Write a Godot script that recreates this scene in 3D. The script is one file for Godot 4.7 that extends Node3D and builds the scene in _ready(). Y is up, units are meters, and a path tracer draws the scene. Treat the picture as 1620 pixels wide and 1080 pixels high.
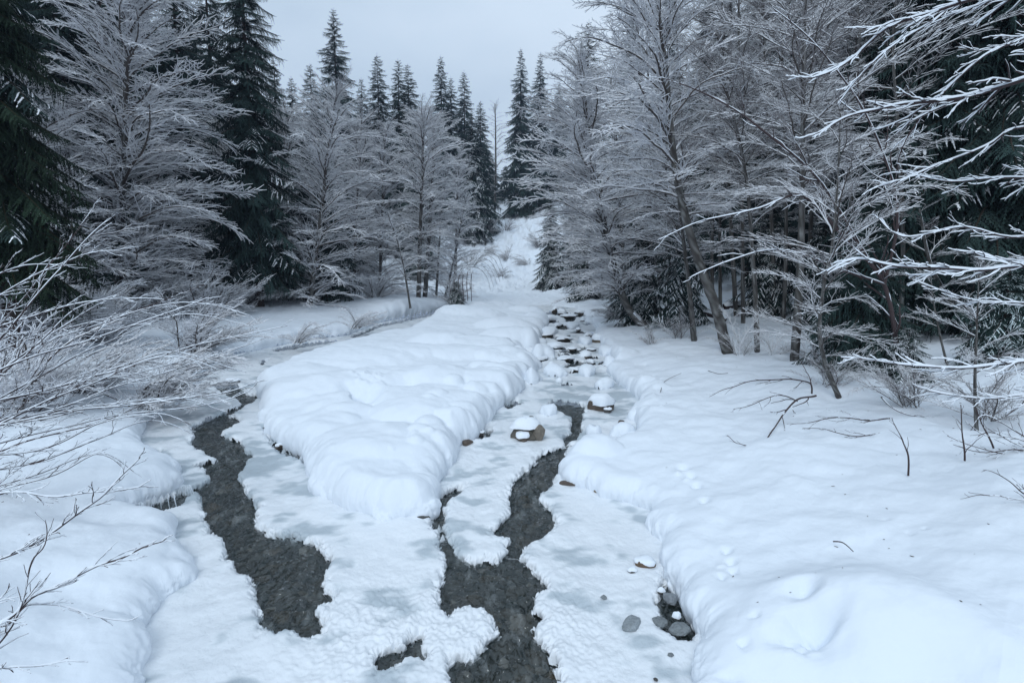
extends Node3D
# A snowy mountain stream between frosted alders and dark spruces, looking upstream from a low bridge.
const F := 831.5          # focal length for the 1620 x 1080 frame the layout was measured in
const EYE := 3.3
const PITCH := -6.9
const SLOPE := 0.03       # the stream climbs away from the camera
const UPV := Vector3.UP

class MB:
	var v := PackedVector3Array()
	var n := PackedVector3Array()
	var c := PackedColorArray()
	var i := PackedInt32Array()
	func tri(a: Vector3, b: Vector3, d: Vector3, col: Color) -> void:
		var nn := (d - a).cross(b - a).normalized()
		var k := v.size()
		v.append(a); v.append(b); v.append(d)
		n.append(nn); n.append(nn); n.append(nn)
		c.append(col); c.append(col); c.append(col)
		i.append(k); i.append(k + 1); i.append(k + 2)
	func quad(a: Vector3, b: Vector3, d: Vector3, e: Vector3, col: Color) -> void:
		var nn := (d - a).cross(b - a).normalized()
		var k := v.size()
		v.append(a); v.append(b); v.append(d); v.append(e)
		n.append(nn); n.append(nn); n.append(nn); n.append(nn)
		c.append(col); c.append(col); c.append(col); c.append(col)
		i.append(k); i.append(k + 1); i.append(k + 2)
		i.append(k); i.append(k + 2); i.append(k + 3)
	func mesh() -> ArrayMesh:
		var a := []
		a.resize(Mesh.ARRAY_MAX)
		a[Mesh.ARRAY_VERTEX] = v
		a[Mesh.ARRAY_NORMAL] = n
		a[Mesh.ARRAY_COLOR] = c
		a[Mesh.ARRAY_INDEX] = i
		var m := ArrayMesh.new()
		m.add_surface_from_arrays(Mesh.PRIMITIVE_TRIANGLES, a)
		return m

var taken := {}
var M := {}
var tilt := Basis(Vector3.RIGHT, deg_to_rad(PITCH))

# ---------------------------------------------------------------- naming
func numbered(called: String) -> String:
	var k: int = taken.get(called, 0)
	taken[called] = k + 1
	return called if k == 0 else "%s_%03d" % [called, k]

func tag(o: Node3D, label := "", category := "", group := "", kind := "") -> Node3D:
	if label: o.set_meta("label", label)
	if category: o.set_meta("category", category)
	if group: o.set_meta("group", group)
	if kind: o.set_meta("kind", kind)
	return o

func base(called: String, where: Vector3) -> Node3D:
	var o := Node3D.new()
	o.name = numbered(called)
	o.position = where
	add_child(o)
	return o

func part(called: String, m: Mesh, mat: Material, parent: Node3D = null, kind := "") -> MeshInstance3D:
	var o := MeshInstance3D.new()
	o.mesh = m
	o.material_override = mat
	if parent == null:
		o.name = numbered(called)
		add_child(o)
	else:
		var k := 0
		for ch in parent.get_children():
			if String(ch.name) == called or String(ch.name).begins_with(called + "_0"): k += 1
		o.name = called if k == 0 else "%s_%03d" % [called, k]
		parent.add_child(o, true)
	if kind: o.set_meta("kind", kind)
	return o

func many(called: String, m: Mesh, mat: Material, tr: Array, cols: Array, parent: Node3D = null) -> MultiMeshInstance3D:
	var mm := MultiMesh.new()
	mm.transform_format = MultiMesh.TRANSFORM_3D
	mm.use_colors = true
	mm.mesh = m
	mm.instance_count = tr.size()
	for k in tr.size():
		mm.set_instance_transform(k, tr[k])
		mm.set_instance_color(k, cols[k])
	var o := MultiMeshInstance3D.new()
	o.multimesh = mm
	o.material_override = mat
	if parent == null:
		o.name = numbered(called)
		add_child(o)
	else:
		var k := 0
		for ch in parent.get_children():
			if String(ch.name) == called or String(ch.name).begins_with(called + "_0"): k += 1
		o.name = called if k == 0 else "%s_%03d" % [called, k]
		parent.add_child(o, true)
	o.set_meta("kind", "stuff")
	return o

# ---------------------------------------------------------------- where a point of the photograph lies
func ray(px: float, py: float) -> Vector3:
	var r := tilt * Vector3((px - 810.0) / F, -(py - 540.0) / F, -1.0)
	return r / -r.z

func at(px: float, py: float, d: float) -> Vector3:
	return Vector3(0, EYE, 0) + ray(px, py) * d

func on_stream(px: float, py: float, h: float) -> Vector3:
	var r := ray(px, py)
	return Vector3(0, EYE, 0) + r * ((EYE - h) / maxf(SLOPE - r.y, 0.002))

func water_y(d: float) -> float:
	return SLOPE * d

# ---------------------------------------------------------------- the lie of the land: a smooth surface through surveyed points
const TU := 110
const TV := 100
var tgrid := PackedFloat32Array()
const U0 := -1.6
const U1 := 1.6
var V0 := log(1.5)
var V1 := log(190.0)

func survey() -> Array:
	var pts := []      # [u, v, height above the line of the stream]
	var add := func(p: Vector3):
		pts.append([p.x / -p.z, log(-p.z), p.y - water_y(-p.z)])
	# [px, py, height above the stream]
	for a in [[1200, 1000, .42], [1130, 1050, .34], [1120, 960, .36], [1080, 880, .36], [1060, 800, .34], [1500, 950, .72], [1590, 1060, .7], [1350, 900, .62], [1600, 760, 1.0], [1400, 700, .82], [1250, 760, .62], [1100, 720, .46], [1020, 740, .36], [1150, 640, .62], [1300, 625, .92], [1050, 600, .5], [980, 545, .42],
			[1258, 563, 1.0], [1150, 550, .85], [1450, 600, 1.05], [1600, 640, 1.15], [1050, 512, .9],
			[100, 960, .4], [40, 1060, .4], [180, 1040, .3], [100, 800, .46], [220, 870, .34], [230, 750, .36], [150, 720, .5], [30, 700, .62], [100, 610, .6], [250, 600, .4], [300, 545, .45], [430, 520, .6], [360, 520, .6],
			[600, 780, .42], [560, 700, .5], [500, 640, .52], [480, 590, .5], [620, 620, .6], [700, 620, .55], [620, 550, .6], [760, 560, .52], [700, 510, .55], [800, 490, .5], [730, 690, .42], [800, 610, .42],
			[910, 600, .3], [900, 520, .4], [450, 850, .3], [900, 900, .3], [350, 640, .3]]:
		add.call(on_stream(a[0], a[1], a[2]))
	# [px, py, distance]
	for a in [[190, 497, 22], [100, 520, 18.5], [350, 498, 24], [490, 480, 28], [662, 471, 30], [560, 500, 27.5], [590, 465, 34], [720, 478, 34], [560, 452, 42], [450, 452, 38], [300, 455, 32], [100, 455, 26], [0, 500, 18],
			[1300, 482, 23], [1500, 540, 13.5], [1500, 492, 18], [1600, 580, 10], [1120, 500, 24], [1000, 500, 28], [960, 490, 32], [1620, 500, 16],
			[780, 461, 54], [820, 455, 62], [800, 402, 86], [812, 338, 122], [860, 440, 68], [900, 468, 48], [890, 425, 76], [760, 400, 88], [740, 430, 70], [850, 380, 95], [930, 440, 62]]:
		add.call(at(a[0], a[1], a[2]))
	# the valley sides, [x, distance, height]
	for a in [[-32, 60, 8], [-60, 60, 20], [-20, 80, 9], [-45, 110, 24], [-100, 100, 45], [-22, 130, 20], [0, 165, 30], [30, 160, 34], [-60, 165, 40], [32, 60, 12], [60, 60, 26], [24, 90, 16], [50, 110, 30], [100, 100, 55], [100, 165, 55], [-130, 165, 60], [-30, 35, 3.6], [32, 32, 6], [26, 22, 4.6], [-26, 22, 2.2],
			[14, 12, 2.3], [8, 6, 1.5], [4.5, 3.6, 1.0], [-4, 3.2, .8], [-8, 6, 1.1], [-14, 12, 1.5], [0, 2.2, .3], [3, 1.7, .8], [-3, 1.7, .7]]:
		var p := Vector3(a[0], a[2], -a[1])
		pts.append([p.x / -p.z, log(-p.z), p.y - water_y(-p.z)])
	return pts

func lay_land() -> void:
	var pts := survey()
	var n := pts.size()
	var N := n + 3
	var A := []
	for r in N:
		var row := PackedFloat64Array()
		row.resize(N + 1)
		A.append(row)
	for r in n:
		for k in n:
			var du: float = (pts[r][0] - pts[k][0]) * 1.3
			var dv: float = pts[r][1] - pts[k][1]
			A[r][k] = sqrt(du * du + dv * dv + 0.0004) + (-0.03 if r == k else 0.0)
		A[r][n] = 1.0; A[r][n + 1] = pts[r][0]; A[r][n + 2] = pts[r][1]
		A[n][r] = 1.0; A[n + 1][r] = pts[r][0]; A[n + 2][r] = pts[r][1]
		A[r][N] = pts[r][2]
	for k in N:
		var best := k
		for r in range(k + 1, N):
			if absf(A[r][k]) > absf(A[best][k]): best = r
		var t = A[k]; A[k] = A[best]; A[best] = t
		var pk: PackedFloat64Array = A[k]
		for r in range(k + 1, N):
			var row: PackedFloat64Array = A[r]
			var f := row[k] / pk[k]
			if f == 0.0: continue
			for j in range(k, N + 1): row[j] -= f * pk[j]
			A[r] = row
	var w := PackedFloat64Array()
	w.resize(N)
	for k in range(N - 1, -1, -1):
		var s: float = A[k][N]
		for j in range(k + 1, N): s -= A[k][j] * w[j]
		w[k] = s / A[k][k]
	tgrid.resize(TU * TV)
	for b in TV:
		var v: float = lerpf(V0, V1, b / (TV - 1.0))
		for a in TU:
			var u: float = lerpf(U0, U1, a / (TU - 1.0))
			var s: float = w[n] + w[n + 1] * u + w[n + 2] * v
			for k in n:
				var du: float = (u - pts[k][0]) * 1.3
				var dv: float = v - pts[k][1]
				s += w[k] * sqrt(du * du + dv * dv + 0.0004)
			tgrid[b * TU + a] = s

func land(x: float, d: float) -> float:   # height of the snow over the line of the stream
	var fu := clampf((x / d - U0) / (U1 - U0) * (TU - 1.0), 0.0, TU - 1.001)
	var fv := clampf((log(d) - V0) / (V1 - V0) * (TV - 1.0), 0.0, TV - 1.001)
	var a := int(fu)
	var b := int(fv)
	fu -= a; fv -= b
	var k := b * TU + a
	return lerpf(lerpf(tgrid[k], tgrid[k + 1], fu), lerpf(tgrid[k + TU], tgrid[k + TU + 1], fu), fv)

func ground(x: float, d: float) -> float:
	return land(x, d) + water_y(d)

func hit(px: float, py: float) -> Vector3:
	var r := ray(px, py)
	var d := 2.2
	var prev := d
	while d < 180.0:
		if EYE + r.y * d < ground(r.x * d, d):
			for k in 12:
				var m := (prev + d) / 2
				if EYE + r.y * m < ground(r.x * m, m): d = m
				else: prev = m
			break
		prev = d
		d *= 1.02
	return Vector3(r.x * d, ground(r.x * d, d), -d)

func stand(x: float, d: float) -> Vector3:
	return Vector3(x, ground(x, d), -d)

# ---------------------------------------------------------------- outlines of banks, ice and open water, as distances to their edges
const GX0 := -11.0
const GZ0 := 2.6
const CELL := 0.04
const GW := 560
const GH := 1300
const BAND := 0.7

func outline(list: Array, h: float) -> PackedVector2Array:
	var o := PackedVector2Array()
	for a in list:
		var p := on_stream(a[0], a[1], a[2] if a.size() > 2 else h)
		o.append(Vector2(p.x, -p.z))
	return o

func stamp(field: PackedFloat32Array, poly: PackedVector2Array, cut: bool) -> PackedFloat32Array:
	var lo := Vector2(1e9, 1e9)
	var hi := -lo
	for p in poly:
		lo = lo.min(p); hi = hi.max(p)
	var x0 := clampi(int((lo.x - BAND - GX0) / CELL), 0, GW - 1)
	var x1 := clampi(int((hi.x + BAND - GX0) / CELL) + 1, 0, GW - 1)
	var z0 := clampi(int((lo.y - BAND - GZ0) / CELL), 0, GH - 1)
	var z1 := clampi(int((hi.y + BAND - GZ0) / CELL) + 1, 0, GH - 1)
	var w := x1 - x0 + 1
	var loc := PackedFloat32Array()
	loc.resize(w * (z1 - z0 + 1))
	loc.fill(BAND * BAND)
	var n := poly.size()
	for k in n:
		var a := poly[k]
		var b := poly[(k + 1) % n]
		var ab := b - a
		var l2 := maxf(ab.length_squared(), 1e-9)
		var ax := clampi(int((minf(a.x, b.x) - BAND - GX0) / CELL), x0, x1)
		var bx := clampi(int((maxf(a.x, b.x) + BAND - GX0) / CELL) + 1, x0, x1)
		var az := clampi(int((minf(a.y, b.y) - BAND - GZ0) / CELL), z0, z1)
		var bz := clampi(int((maxf(a.y, b.y) + BAND - GZ0) / CELL) + 1, z0, z1)
		for z in range(az, bz + 1):
			var pz := GZ0 + z * CELL - a.y
			var rowk := (z - z0) * w - x0
			for x in range(ax, bx + 1):
				var qx := GX0 + x * CELL - a.x
				var t := clampf((qx * ab.x + pz * ab.y) / l2, 0.0, 1.0)
				var ex := qx - t * ab.x
				var ez := pz - t * ab.y
				var dd := ex * ex + ez * ez
				if dd < loc[rowk + x]: loc[rowk + x] = dd
	for z in range(z0, z1 + 1):
		var pz := GZ0 + z * CELL
		var xs := []
		for k in n:
			var a := poly[k]
			var b := poly[(k + 1) % n]
			if (a.y > pz) != (b.y > pz):
				xs.append(a.x + (pz - a.y) / (b.y - a.y) * (b.x - a.x))
		xs.sort()
		var inside := false
		var q := 0
		for x in range(x0, x1 + 1):
			var px := GX0 + x * CELL
			while q < xs.size() and xs[q] < px:
				inside = not inside
				q += 1
			var s := sqrt(loc[(z - z0) * w + x - x0])
			if not inside: s = -s
			var g := z * GW + x
			field[g] = minf(field[g], -s) if cut else maxf(field[g], s)
	return field

func sample(field: PackedFloat32Array, x: float, d: float, outside: float) -> float:
	var fx := (x - GX0) / CELL
	var fz := (d - GZ0) / CELL
	if fx < 0.0 or fz < 0.0 or fx >= GW - 1.0 or fz >= GH - 1.0: return outside
	var a := int(fx)
	var b := int(fz)
	fx -= a; fz -= b
	var k := b * GW + a
	return lerpf(lerpf(field[k], field[k + 1], fx), lerpf(field[k + GW], field[k + GW + 1], fx), fz)

# ---------------------------------------------------------------- sticks, tubes, stones
func stick(m: MB, a: Vector3, b: Vector3, ra: float, rb: float, top: Color, low: Color, ridge := 1.0) -> void:
	var d := b - a
	var side := d.cross(UPV)
	if side.length_squared() < 1e-8: side = Vector3.RIGHT
	side = side.normalized()
	var up := side.cross(d).normalized()
	var a0 := a + side * ra
	var a1 := a + up * ra * ridge
	var a2 := a - side * ra
	var a3 := a - up * ra
	var b0 := b + side * rb
	var b1 := b + up * rb * ridge
	var b2 := b - side * rb
	var b3 := b - up * rb
	m.quad(a0, b0, b1, a1, top)
	m.quad(a1, b1, b2, a2, top)
	m.quad(a2, b2, b3, a3, low)
	m.quad(a3, b3, b0, a0, low)

func twig(m: MB, a: Vector3, b: Vector3, ra: float, rb: float, top: Color, low: Color, peak: bool) -> void:
	var d := b - a
	var side := d.cross(UPV)
	if side.length_squared() < 1e-8: side = Vector3.RIGHT
	side = side.normalized()
	var up := side.cross(d).normalized()
	if peak:
		m.quad(a + side * ra, b + side * rb, b + up * rb * 1.6, a + up * ra * 1.6, top)
		m.quad(a + up * ra * 1.6, b + up * rb * 1.6, b - side * rb, a - side * ra, top)
		m.quad(a - side * ra, b - side * rb, b + side * rb, a + side * ra, low)
	else:
		m.quad(a + side * ra, b + side * rb, b - side * rb, a - side * ra, top)
		m.quad(a - side * ra, b - side * rb, b - up * rb * 1.6, a - up * ra * 1.6, low)
		m.quad(a - up * ra * 1.6, b - up * rb * 1.6, b + side * rb, a + side * ra, low)

func tube(m: MB, pts: Array, r0: float, r1: float, sides: int, col: Color, wobble: RandomNumberGenerator = null, rough := 0.0, col2 := Color(0, 0, 0, 0)) -> void:
	var k0 := m.v.size()
	var n := pts.size()
	var ref := Vector3.RIGHT
	for k in n:
		var t: Vector3 = (pts[mini(k + 1, n - 1)] - pts[maxi(k - 1, 0)]).normalized()
		var s := t.cross(ref)
		if s.length_squared() < 0.02: s = t.cross(Vector3.FORWARD)
		s = s.normalized()
		var u := s.cross(t).normalized()
		var r := lerpf(r0, r1, k / (n - 1.0))
		var cc := col
		for j in sides:
			var an := TAU * j / sides
			var nn := s * cos(an) + u * sin(an)
			var rr := r * (1.0 + (wobble.randf_range(-rough, rough) if wobble else 0.0))
			m.v.append(pts[k] + nn * rr)
			m.n.append(nn)
			if wobble and col2.a > 0: cc = col.lerp(col2, wobble.randf() * wobble.randf())
			m.c.append(cc)
	for k in n - 1:
		for j in sides:
			var a := k0 + k * sides + j
			var b := k0 + k * sides + (j + 1) % sides
			m.i.append(a); m.i.append(b); m.i.append(b + sides)
			m.i.append(a); m.i.append(b + sides); m.i.append(a + sides)

func snow_line(m: MB, pts: Array, r0: float, r1: float, h: float, rng: RandomNumberGenerator, cover := 1.0) -> void:
	# a ridge of snow lying along the upper side of a branch, broken where it has dropped off
	var n := pts.size()
	if n < 2: return
	var prev := []
	var going := rng.randf() < cover
	for k in n:
		var t: Vector3 = (pts[mini(k + 1, n - 1)] - pts[maxi(k - 1, 0)]).normalized()
		var s := t.cross(UPV)
		if s.length_squared() < 0.03:
			prev = []
			continue
		var flat := sqrt(clampf(s.length(), 0.0, 1.0))
		s = s.normalized()
		var u := s.cross(t).normalized()
		var r := lerpf(r0, r1, k / (n - 1.0))
		if rng.randf() < 0.22: going = rng.randf() < cover
		var f := (0.55 + 0.6 * rng.randf()) * flat if going else 0.0
		if k == 0 or k == n - 1: f *= 0.4
		var w := r * 0.6 + r * 0.75 * f
		var hh := r * 0.55 + h * f
		var p: Vector3 = pts[k]
		var ring := [p + s * w * .9 + u * r * 0.1, p + s * w * 0.75 + u * hh * 0.72, p + u * hh, p - s * w * 0.75 + u * hh * 0.72, p - s * w * .9 + u * r * 0.1]
		var k0 := m.v.size()
		var ns := [s * 0.95 - u * .1, (s * 0.7 + u * 0.7), u, (u * 0.7 - s * 0.7), -s * 0.95 - u * .1]
		for j in 5:
			m.v.append(ring[j]); m.n.append(ns[j].normalized()); m.c.append(Color.WHITE)
		if not prev.is_empty() and (f > 0.0 or prev[1] > 0.0):
			var q: int = prev[0]
			for j in 4:
				m.i.append(q + j); m.i.append(k0 + j + 1); m.i.append(k0 + j)
				m.i.append(q + j); m.i.append(q + j + 1); m.i.append(k0 + j + 1)
		prev = [k0, f]

func bend(pts: Array, steps: int) -> Array:     # a smooth line through the points
	var o := []
	var n := pts.size()
	for k in n - 1:
		var a: Vector3 = pts[maxi(k - 1, 0)]
		var b: Vector3 = pts[k]
		var c: Vector3 = pts[k + 1]
		var d: Vector3 = pts[mini(k + 2, n - 1)]
		for j in steps:
			o.append(b.cubic_interpolate(c, a, d, j / float(steps)))
	o.append(pts[n - 1])
	return o

func grow(wood: MB, snow: MB, pts: Array, r0: float, r1: float, depth: int, gap: float, reach: float, rng: RandomNumberGenerator, h: float, cover: float, col: Color, spread := 0.75) -> void:
	tube(wood, pts, r0, r1, 6 if r0 > 0.008 else 4, col)
	snow_line(snow, pts, r0, r1, h, rng, cover)
	if depth <= 0: return
	var total := 0.0
	for k in pts.size() - 1: total += pts[k].distance_to(pts[k + 1])
	var gone := 0.0
	var next := gap * rng.randf_range(0.5, 1.5)
	var side := 1.0 if rng.randf() < 0.5 else -1.0
	for k in pts.size() - 1:
		var a: Vector3 = pts[k]
		var b: Vector3 = pts[k + 1]
		var l := a.distance_to(b)
		while next < gone + l:
			var t := next / total
			var p := a.lerp(b, (next - gone) / l)
			var tang := (b - a).normalized()
			var s := tang.cross(UPV).normalized().rotated(tang, rng.randf_range(-0.9, 0.9))
			side = -side if rng.randf() < 0.8 else side
			var dir := (tang * cos(spread) + s * side * sin(spread)).rotated(UPV, rng.randf_range(-0.2, 0.2)).normalized()
			var len := reach * (1.0 - 0.65 * t) * rng.randf_range(0.45, 1.15)
			var r := maxf(lerpf(r0, r1, t) * 0.62, 0.0022)
			var q := [p]
			var nn := 4 if depth == 1 else 7
			for j in nn:
				dir = (dir + tang * 0.09 + Vector3(rng.randf_range(-.26, .26), rng.randf_range(-.22, .24), rng.randf_range(-.26, .26))).normalized()
				p += dir * len / nn
				q.append(p)
			grow(wood, snow, q, r, maxf(r * 0.4, 0.0018), depth - 1, gap * 0.7, len * 0.5, rng, h * 0.8, cover, col, spread)
			next += gap * rng.randf_range(0.6, 1.5)
		gone += l

func stone(seed_: int, size: Vector3, cap := false, col := Color.WHITE) -> ArrayMesh:
	# a broken stone: a ball cut flat by random planes; a cap is the same ball's upper half, swollen and smooth
	var rng := RandomNumberGenerator.new()
	rng.seed = seed_
	var planes := []
	for k in 13:
		var n := Vector3(rng.randf_range(-1, 1), rng.randf_range(-.8, 1), rng.randf_range(-1, 1)).normalized()
		planes.append([n, rng.randf_range(0.6, 0.95)])
	planes.append([UPV, 0.75])
	var nu := 18
	var nv := 10
	var P := []
	for b in nv + 1:
		for a in nu:
			var th := PI * b / nv * (0.56 if cap else 1.0)
			var ph := TAU * a / nu
			var dir := Vector3(sin(th) * cos(ph), cos(th), sin(th) * sin(ph))
			var r := 1.15
			for p in planes:
				var dn: float = dir.dot(p[0])
				if dn > 0.01: r = minf(r, p[1] / dn)
			if cap: r = lerpf(r, 1.0, 0.45) * (1.0 + (0.08 * sin(ph * 3 + seed_) + .06 * sin(ph * 5 + th * 7 + seed_ * 2)) * sin(th))
			P.append(dir * r * size)
	var m := MB.new()
	for b in nv:
		for a in nu:
			var q := (a + 1) % nu
			var c := col * rng.randf_range(0.82, 1.15)
			m.tri(P[b * nu + a], P[b * nu + q], P[(b + 1) * nu + q], c)
			m.tri(P[b * nu + a], P[(b + 1) * nu + q], P[(b + 1) * nu + a], c)
	if cap:
		var acc := {}
		for k in m.v.size():
			var key := m.v[k].snapped(Vector3.ONE * 1e-4)
			acc[key] = acc.get(key, Vector3.ZERO) + m.n[k]
		for k in m.v.size(): m.n[k] = acc[m.v[k].snapped(Vector3.ONE * 1e-4)].normalized()
	return m.mesh()

# ---------------------------------------------------------------- boughs that the trees are hung with
const SNOW := Color(0.90, 0.91, 0.94)

func frost_bough(seed_: int, bark: Color, top: Color, low: Color, rise: float, fall: float, thick: float, white: float) -> ArrayMesh:
	# 2.6 m long, growing towards +x: a limb with side shoots and twigs, rimed along the upper side
	var rng := RandomNumberGenerator.new()
	rng.seed = seed_
	var m := MB.new()
	var p := Vector3.ZERO
	var pts := [p]
	var yaw := 0.0
	for k in 10:
		var e := lerpf(rise, fall, k / 9.0) + rng.randf_range(-.14, .14)
		yaw += rng.randf_range(-.2, .2)
		p += Vector3(cos(e) * cos(yaw), sin(e), cos(e) * sin(yaw)) * 0.26
		pts.append(p)
	for k in 10:
		stick(m, pts[k], pts[k + 1], lerpf(.018, .005, k / 10.0) * thick, lerpf(.018, .005, (k + 1) / 10.0) * thick, bark.lerp(top, white), bark, 1.3)
	var side := 1.0
	var s := 0.2
	while s < 2.56:
		var f := s / 0.26
		var k := mini(int(f), 9)
		var a: Vector3 = pts[k].lerp(pts[k + 1], f - k)
		var tang: Vector3 = (pts[k + 1] - pts[k]).normalized()
		side = -side if rng.randf() < .8 else side
		var an := rng.randf_range(.4, 1.0)
		var d := (tang * cos(an) + (Vector3(-tang.z, 0, tang.x).normalized() * side + UPV * rng.randf_range(-.35, .9)).normalized() * sin(an)).normalized()
		var len := (1.0 - s / 3.1) * rng.randf_range(.3, 1.15) * 1.15 + .08
		var segs := 6
		var q := a
		for j in segs:
			var nq := q + d * len / segs
			var t0 := lerpf(.0075, .0042, j / float(segs)) * thick
			twig(m, q, nq, t0, t0 * .9, bark.lerp(top, white * rng.randf_range(.75, 1.0)), low, rng.randf() < .75)
			if rng.randf() < .62:
				var a2 := rng.randf_range(.5, 1.05) * (1 if j % 2 else -1)
				var d2 := d.rotated(UPV, a2)
				d2.y += rng.randf_range(-.4, .45)
				d2 = d2.normalized()
				var l2 := rng.randf_range(.08, .36) * (1.15 - j * .12)
				var st := q.lerp(nq, rng.randf())
				var mid := st + d2 * l2 * .55
				var en := mid + (d2 + d * .3 + UPV * rng.randf_range(-.35, .25)).normalized() * l2 * .5
				var tc := bark.lerp(top, white * rng.randf_range(.6, 1.0))
				twig(m, st, mid, .005 * thick, .0045 * thick, tc, low, rng.randf() < .75)
				twig(m, mid, en, .0045 * thick, .003 * thick, tc, low, true)
			d = (d + tang * .1 + Vector3(rng.randf_range(-.15, .15), rng.randf_range(-.14, .14) + fall * .16, rng.randf_range(-.15, .15))).normalized()
			q = nq
		s += rng.randf_range(.06, .17)
	return m.mesh()

func needle_spray(m: MB, a: Vector3, d: Vector3, len: float, wide: float, col: Color, droop: float, snow: float, rng: RandomNumberGenerator) -> void:
	var segs := 9
	var q := a
	var laden := rng.randf() < snow
	for j in segs:
		var nq := q + d * len / segs
		var side := Vector3(-d.z, rng.randf_range(-.25, .25), d.x).normalized()
		var w := wide * (1.0 - 0.07 * j) * rng.randf_range(.7, 1.2)
		var cc := col * rng.randf_range(.7, 1.35)
		var dn := Vector3(0, -w * rng.randf_range(.1, .7), 0)
		m.tri(q, nq + side * w + dn, nq, cc)
		m.tri(q, nq, nq - side * w + dn, cc)
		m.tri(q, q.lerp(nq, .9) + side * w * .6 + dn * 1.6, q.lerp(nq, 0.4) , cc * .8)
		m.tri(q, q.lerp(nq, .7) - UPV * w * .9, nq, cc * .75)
		if laden and rng.randf() < .8:
			var up := UPV * wide * .16
			var sw := w * rng.randf_range(.4, .95)
			m.tri(q + up, nq + side * sw + up, nq + d * len * .1 + up, SNOW)
			m.tri(q + up, nq + d * len * .1 + up, nq - side * sw + up, SNOW)
		d = (d - UPV * droop * .17 + Vector3(rng.randf_range(-.1, .1), 0, rng.randf_range(-.1, .1))).normalized()
		q = nq
	m.tri(q - Vector3(d.z, 0, -d.x) * wide * .4, q + Vector3(d.z, 0, -d.x) * wide * .4, q + d * len * .16, col)

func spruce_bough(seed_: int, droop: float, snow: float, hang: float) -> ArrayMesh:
	# one metre long, growing towards +x
	var rng := RandomNumberGenerator.new()
	rng.seed = seed_
	var m := MB.new()
	var green := Color(0.034, 0.056, 0.052)
	var p := Vector3.ZERO
	var pts := [p]
	for k in 8:
		var e := 0.25 - droop * sin(k / 7.0 * PI * .75) + rng.randf_range(-.06, .06)
		p += Vector3(cos(e), sin(e), rng.randf_range(-.06, .06)) * .125
		pts.append(p)
	for k in 8:
		stick(m, pts[k], pts[k + 1], .016 * (1 - k / 9.0), .016 * (1 - (k + 1) / 9.0), Color(.05, .04, .035), Color(.05, .04, .035))
	var s := .12
	while s < 1.0:
		var f := s / .125
		var k := mini(int(f), 7)
		var a: Vector3 = pts[k].lerp(pts[k + 1], f - k)
		var tang: Vector3 = (pts[k + 1] - pts[k]).normalized()
		for sd in [-1.0, 1.0]:
			var an := rng.randf_range(.6, 1.0)
			var d := (tang * cos(an) + Vector3(0, -hang * rng.randf_range(.2, 1.0), sd) * sin(an)).normalized()
			needle_spray(m, a, d, (.40 * (1.0 - s) + .12) * rng.randf_range(.7, 1.15), .026, green * rng.randf_range(.8, 1.3), .35 + hang * .5, snow, rng)
		if hang > 0.3 and rng.randf() < .8:
			needle_spray(m, a, (Vector3.DOWN + tang * .3).normalized(), rng.randf_range(.15, .35), .022, green * rng.randf_range(.7, 1.2), .2, snow * .2, rng)
		s += .042
	needle_spray(m, pts[8] - Vector3(.06, 0, 0), Vector3(1, -.1, 0).normalized(), .18, .04, green * 1.1, .2, snow, rng)
	return m.mesh()

var frosty := []
var barer := []
var spr_dark := []
var spr_snow := []

func spruce(label: String, group: String, foot: Vector3, height: float, radius: float, snowy: bool, seed_: int, low := 0.06, tint := Color.WHITE, called := "spruce_tree") -> void:
	var rng := RandomNumberGenerator.new()
	rng.seed = seed_
	var o := base(called, foot)
	tag(o, label, "spruce", group)
	var m := MB.new()
	var tp := []
	for k in 7: tp.append(Vector3(0, lerpf(-.5, height, k / 6.0), 0))
	tube(m, tp, maxf(height * .011, .03), .01, 7, Color(.055, .045, .04), rng, .06)
	part("trunk", m.mesh(), M.vertex, o)
	var protos: Array = spr_snow if snowy else spr_dark
	var tr := [[], [], [], []]
	var co := [[], [], [], []]
	var y := height * low
	var ring := 0
	while y < height * .985:
		var f := y / height
		var L := radius * pow(1.0 - f, .8) * (1.0 if f > .18 else .8 + f) + .08 + height * .006
		var cnt := int(lerpf(7, 4, f))
		var a0 := rng.randf() * TAU
		for k in cnt:
			var az := a0 + TAU * k / cnt + rng.randf_range(-.35, .35)
			var e := lerpf(-.32, .5, f * f) + rng.randf_range(-.16, .12)
			var sc := L * rng.randf_range(.72, 1.18)
			var bs := (Basis(UPV, az) * Basis(Vector3.BACK, e)).scaled_local(Vector3(sc, sc * rng.randf_range(.8, 1.1), sc * rng.randf_range(.85, 1.2)))
			var which := rng.randi() % 3
			if not snowy and rng.randf() < .13: which = 3
			tr[which].append(Transform3D(bs, Vector3(0, y + rng.randf_range(-.1, .1) * L, 0)))
			co[which].append((tint if which < 3 else Color.WHITE) * rng.randf_range(.7, 1.25))
		y += maxf(L * .125, height * .011) * rng.randf_range(.8, 1.2)
		ring += 1
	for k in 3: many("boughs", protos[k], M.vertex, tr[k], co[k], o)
	if tr[3].size(): many("snowy_boughs", spr_snow[seed_ % 3], M.vertex, tr[3], co[3], o)

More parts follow.
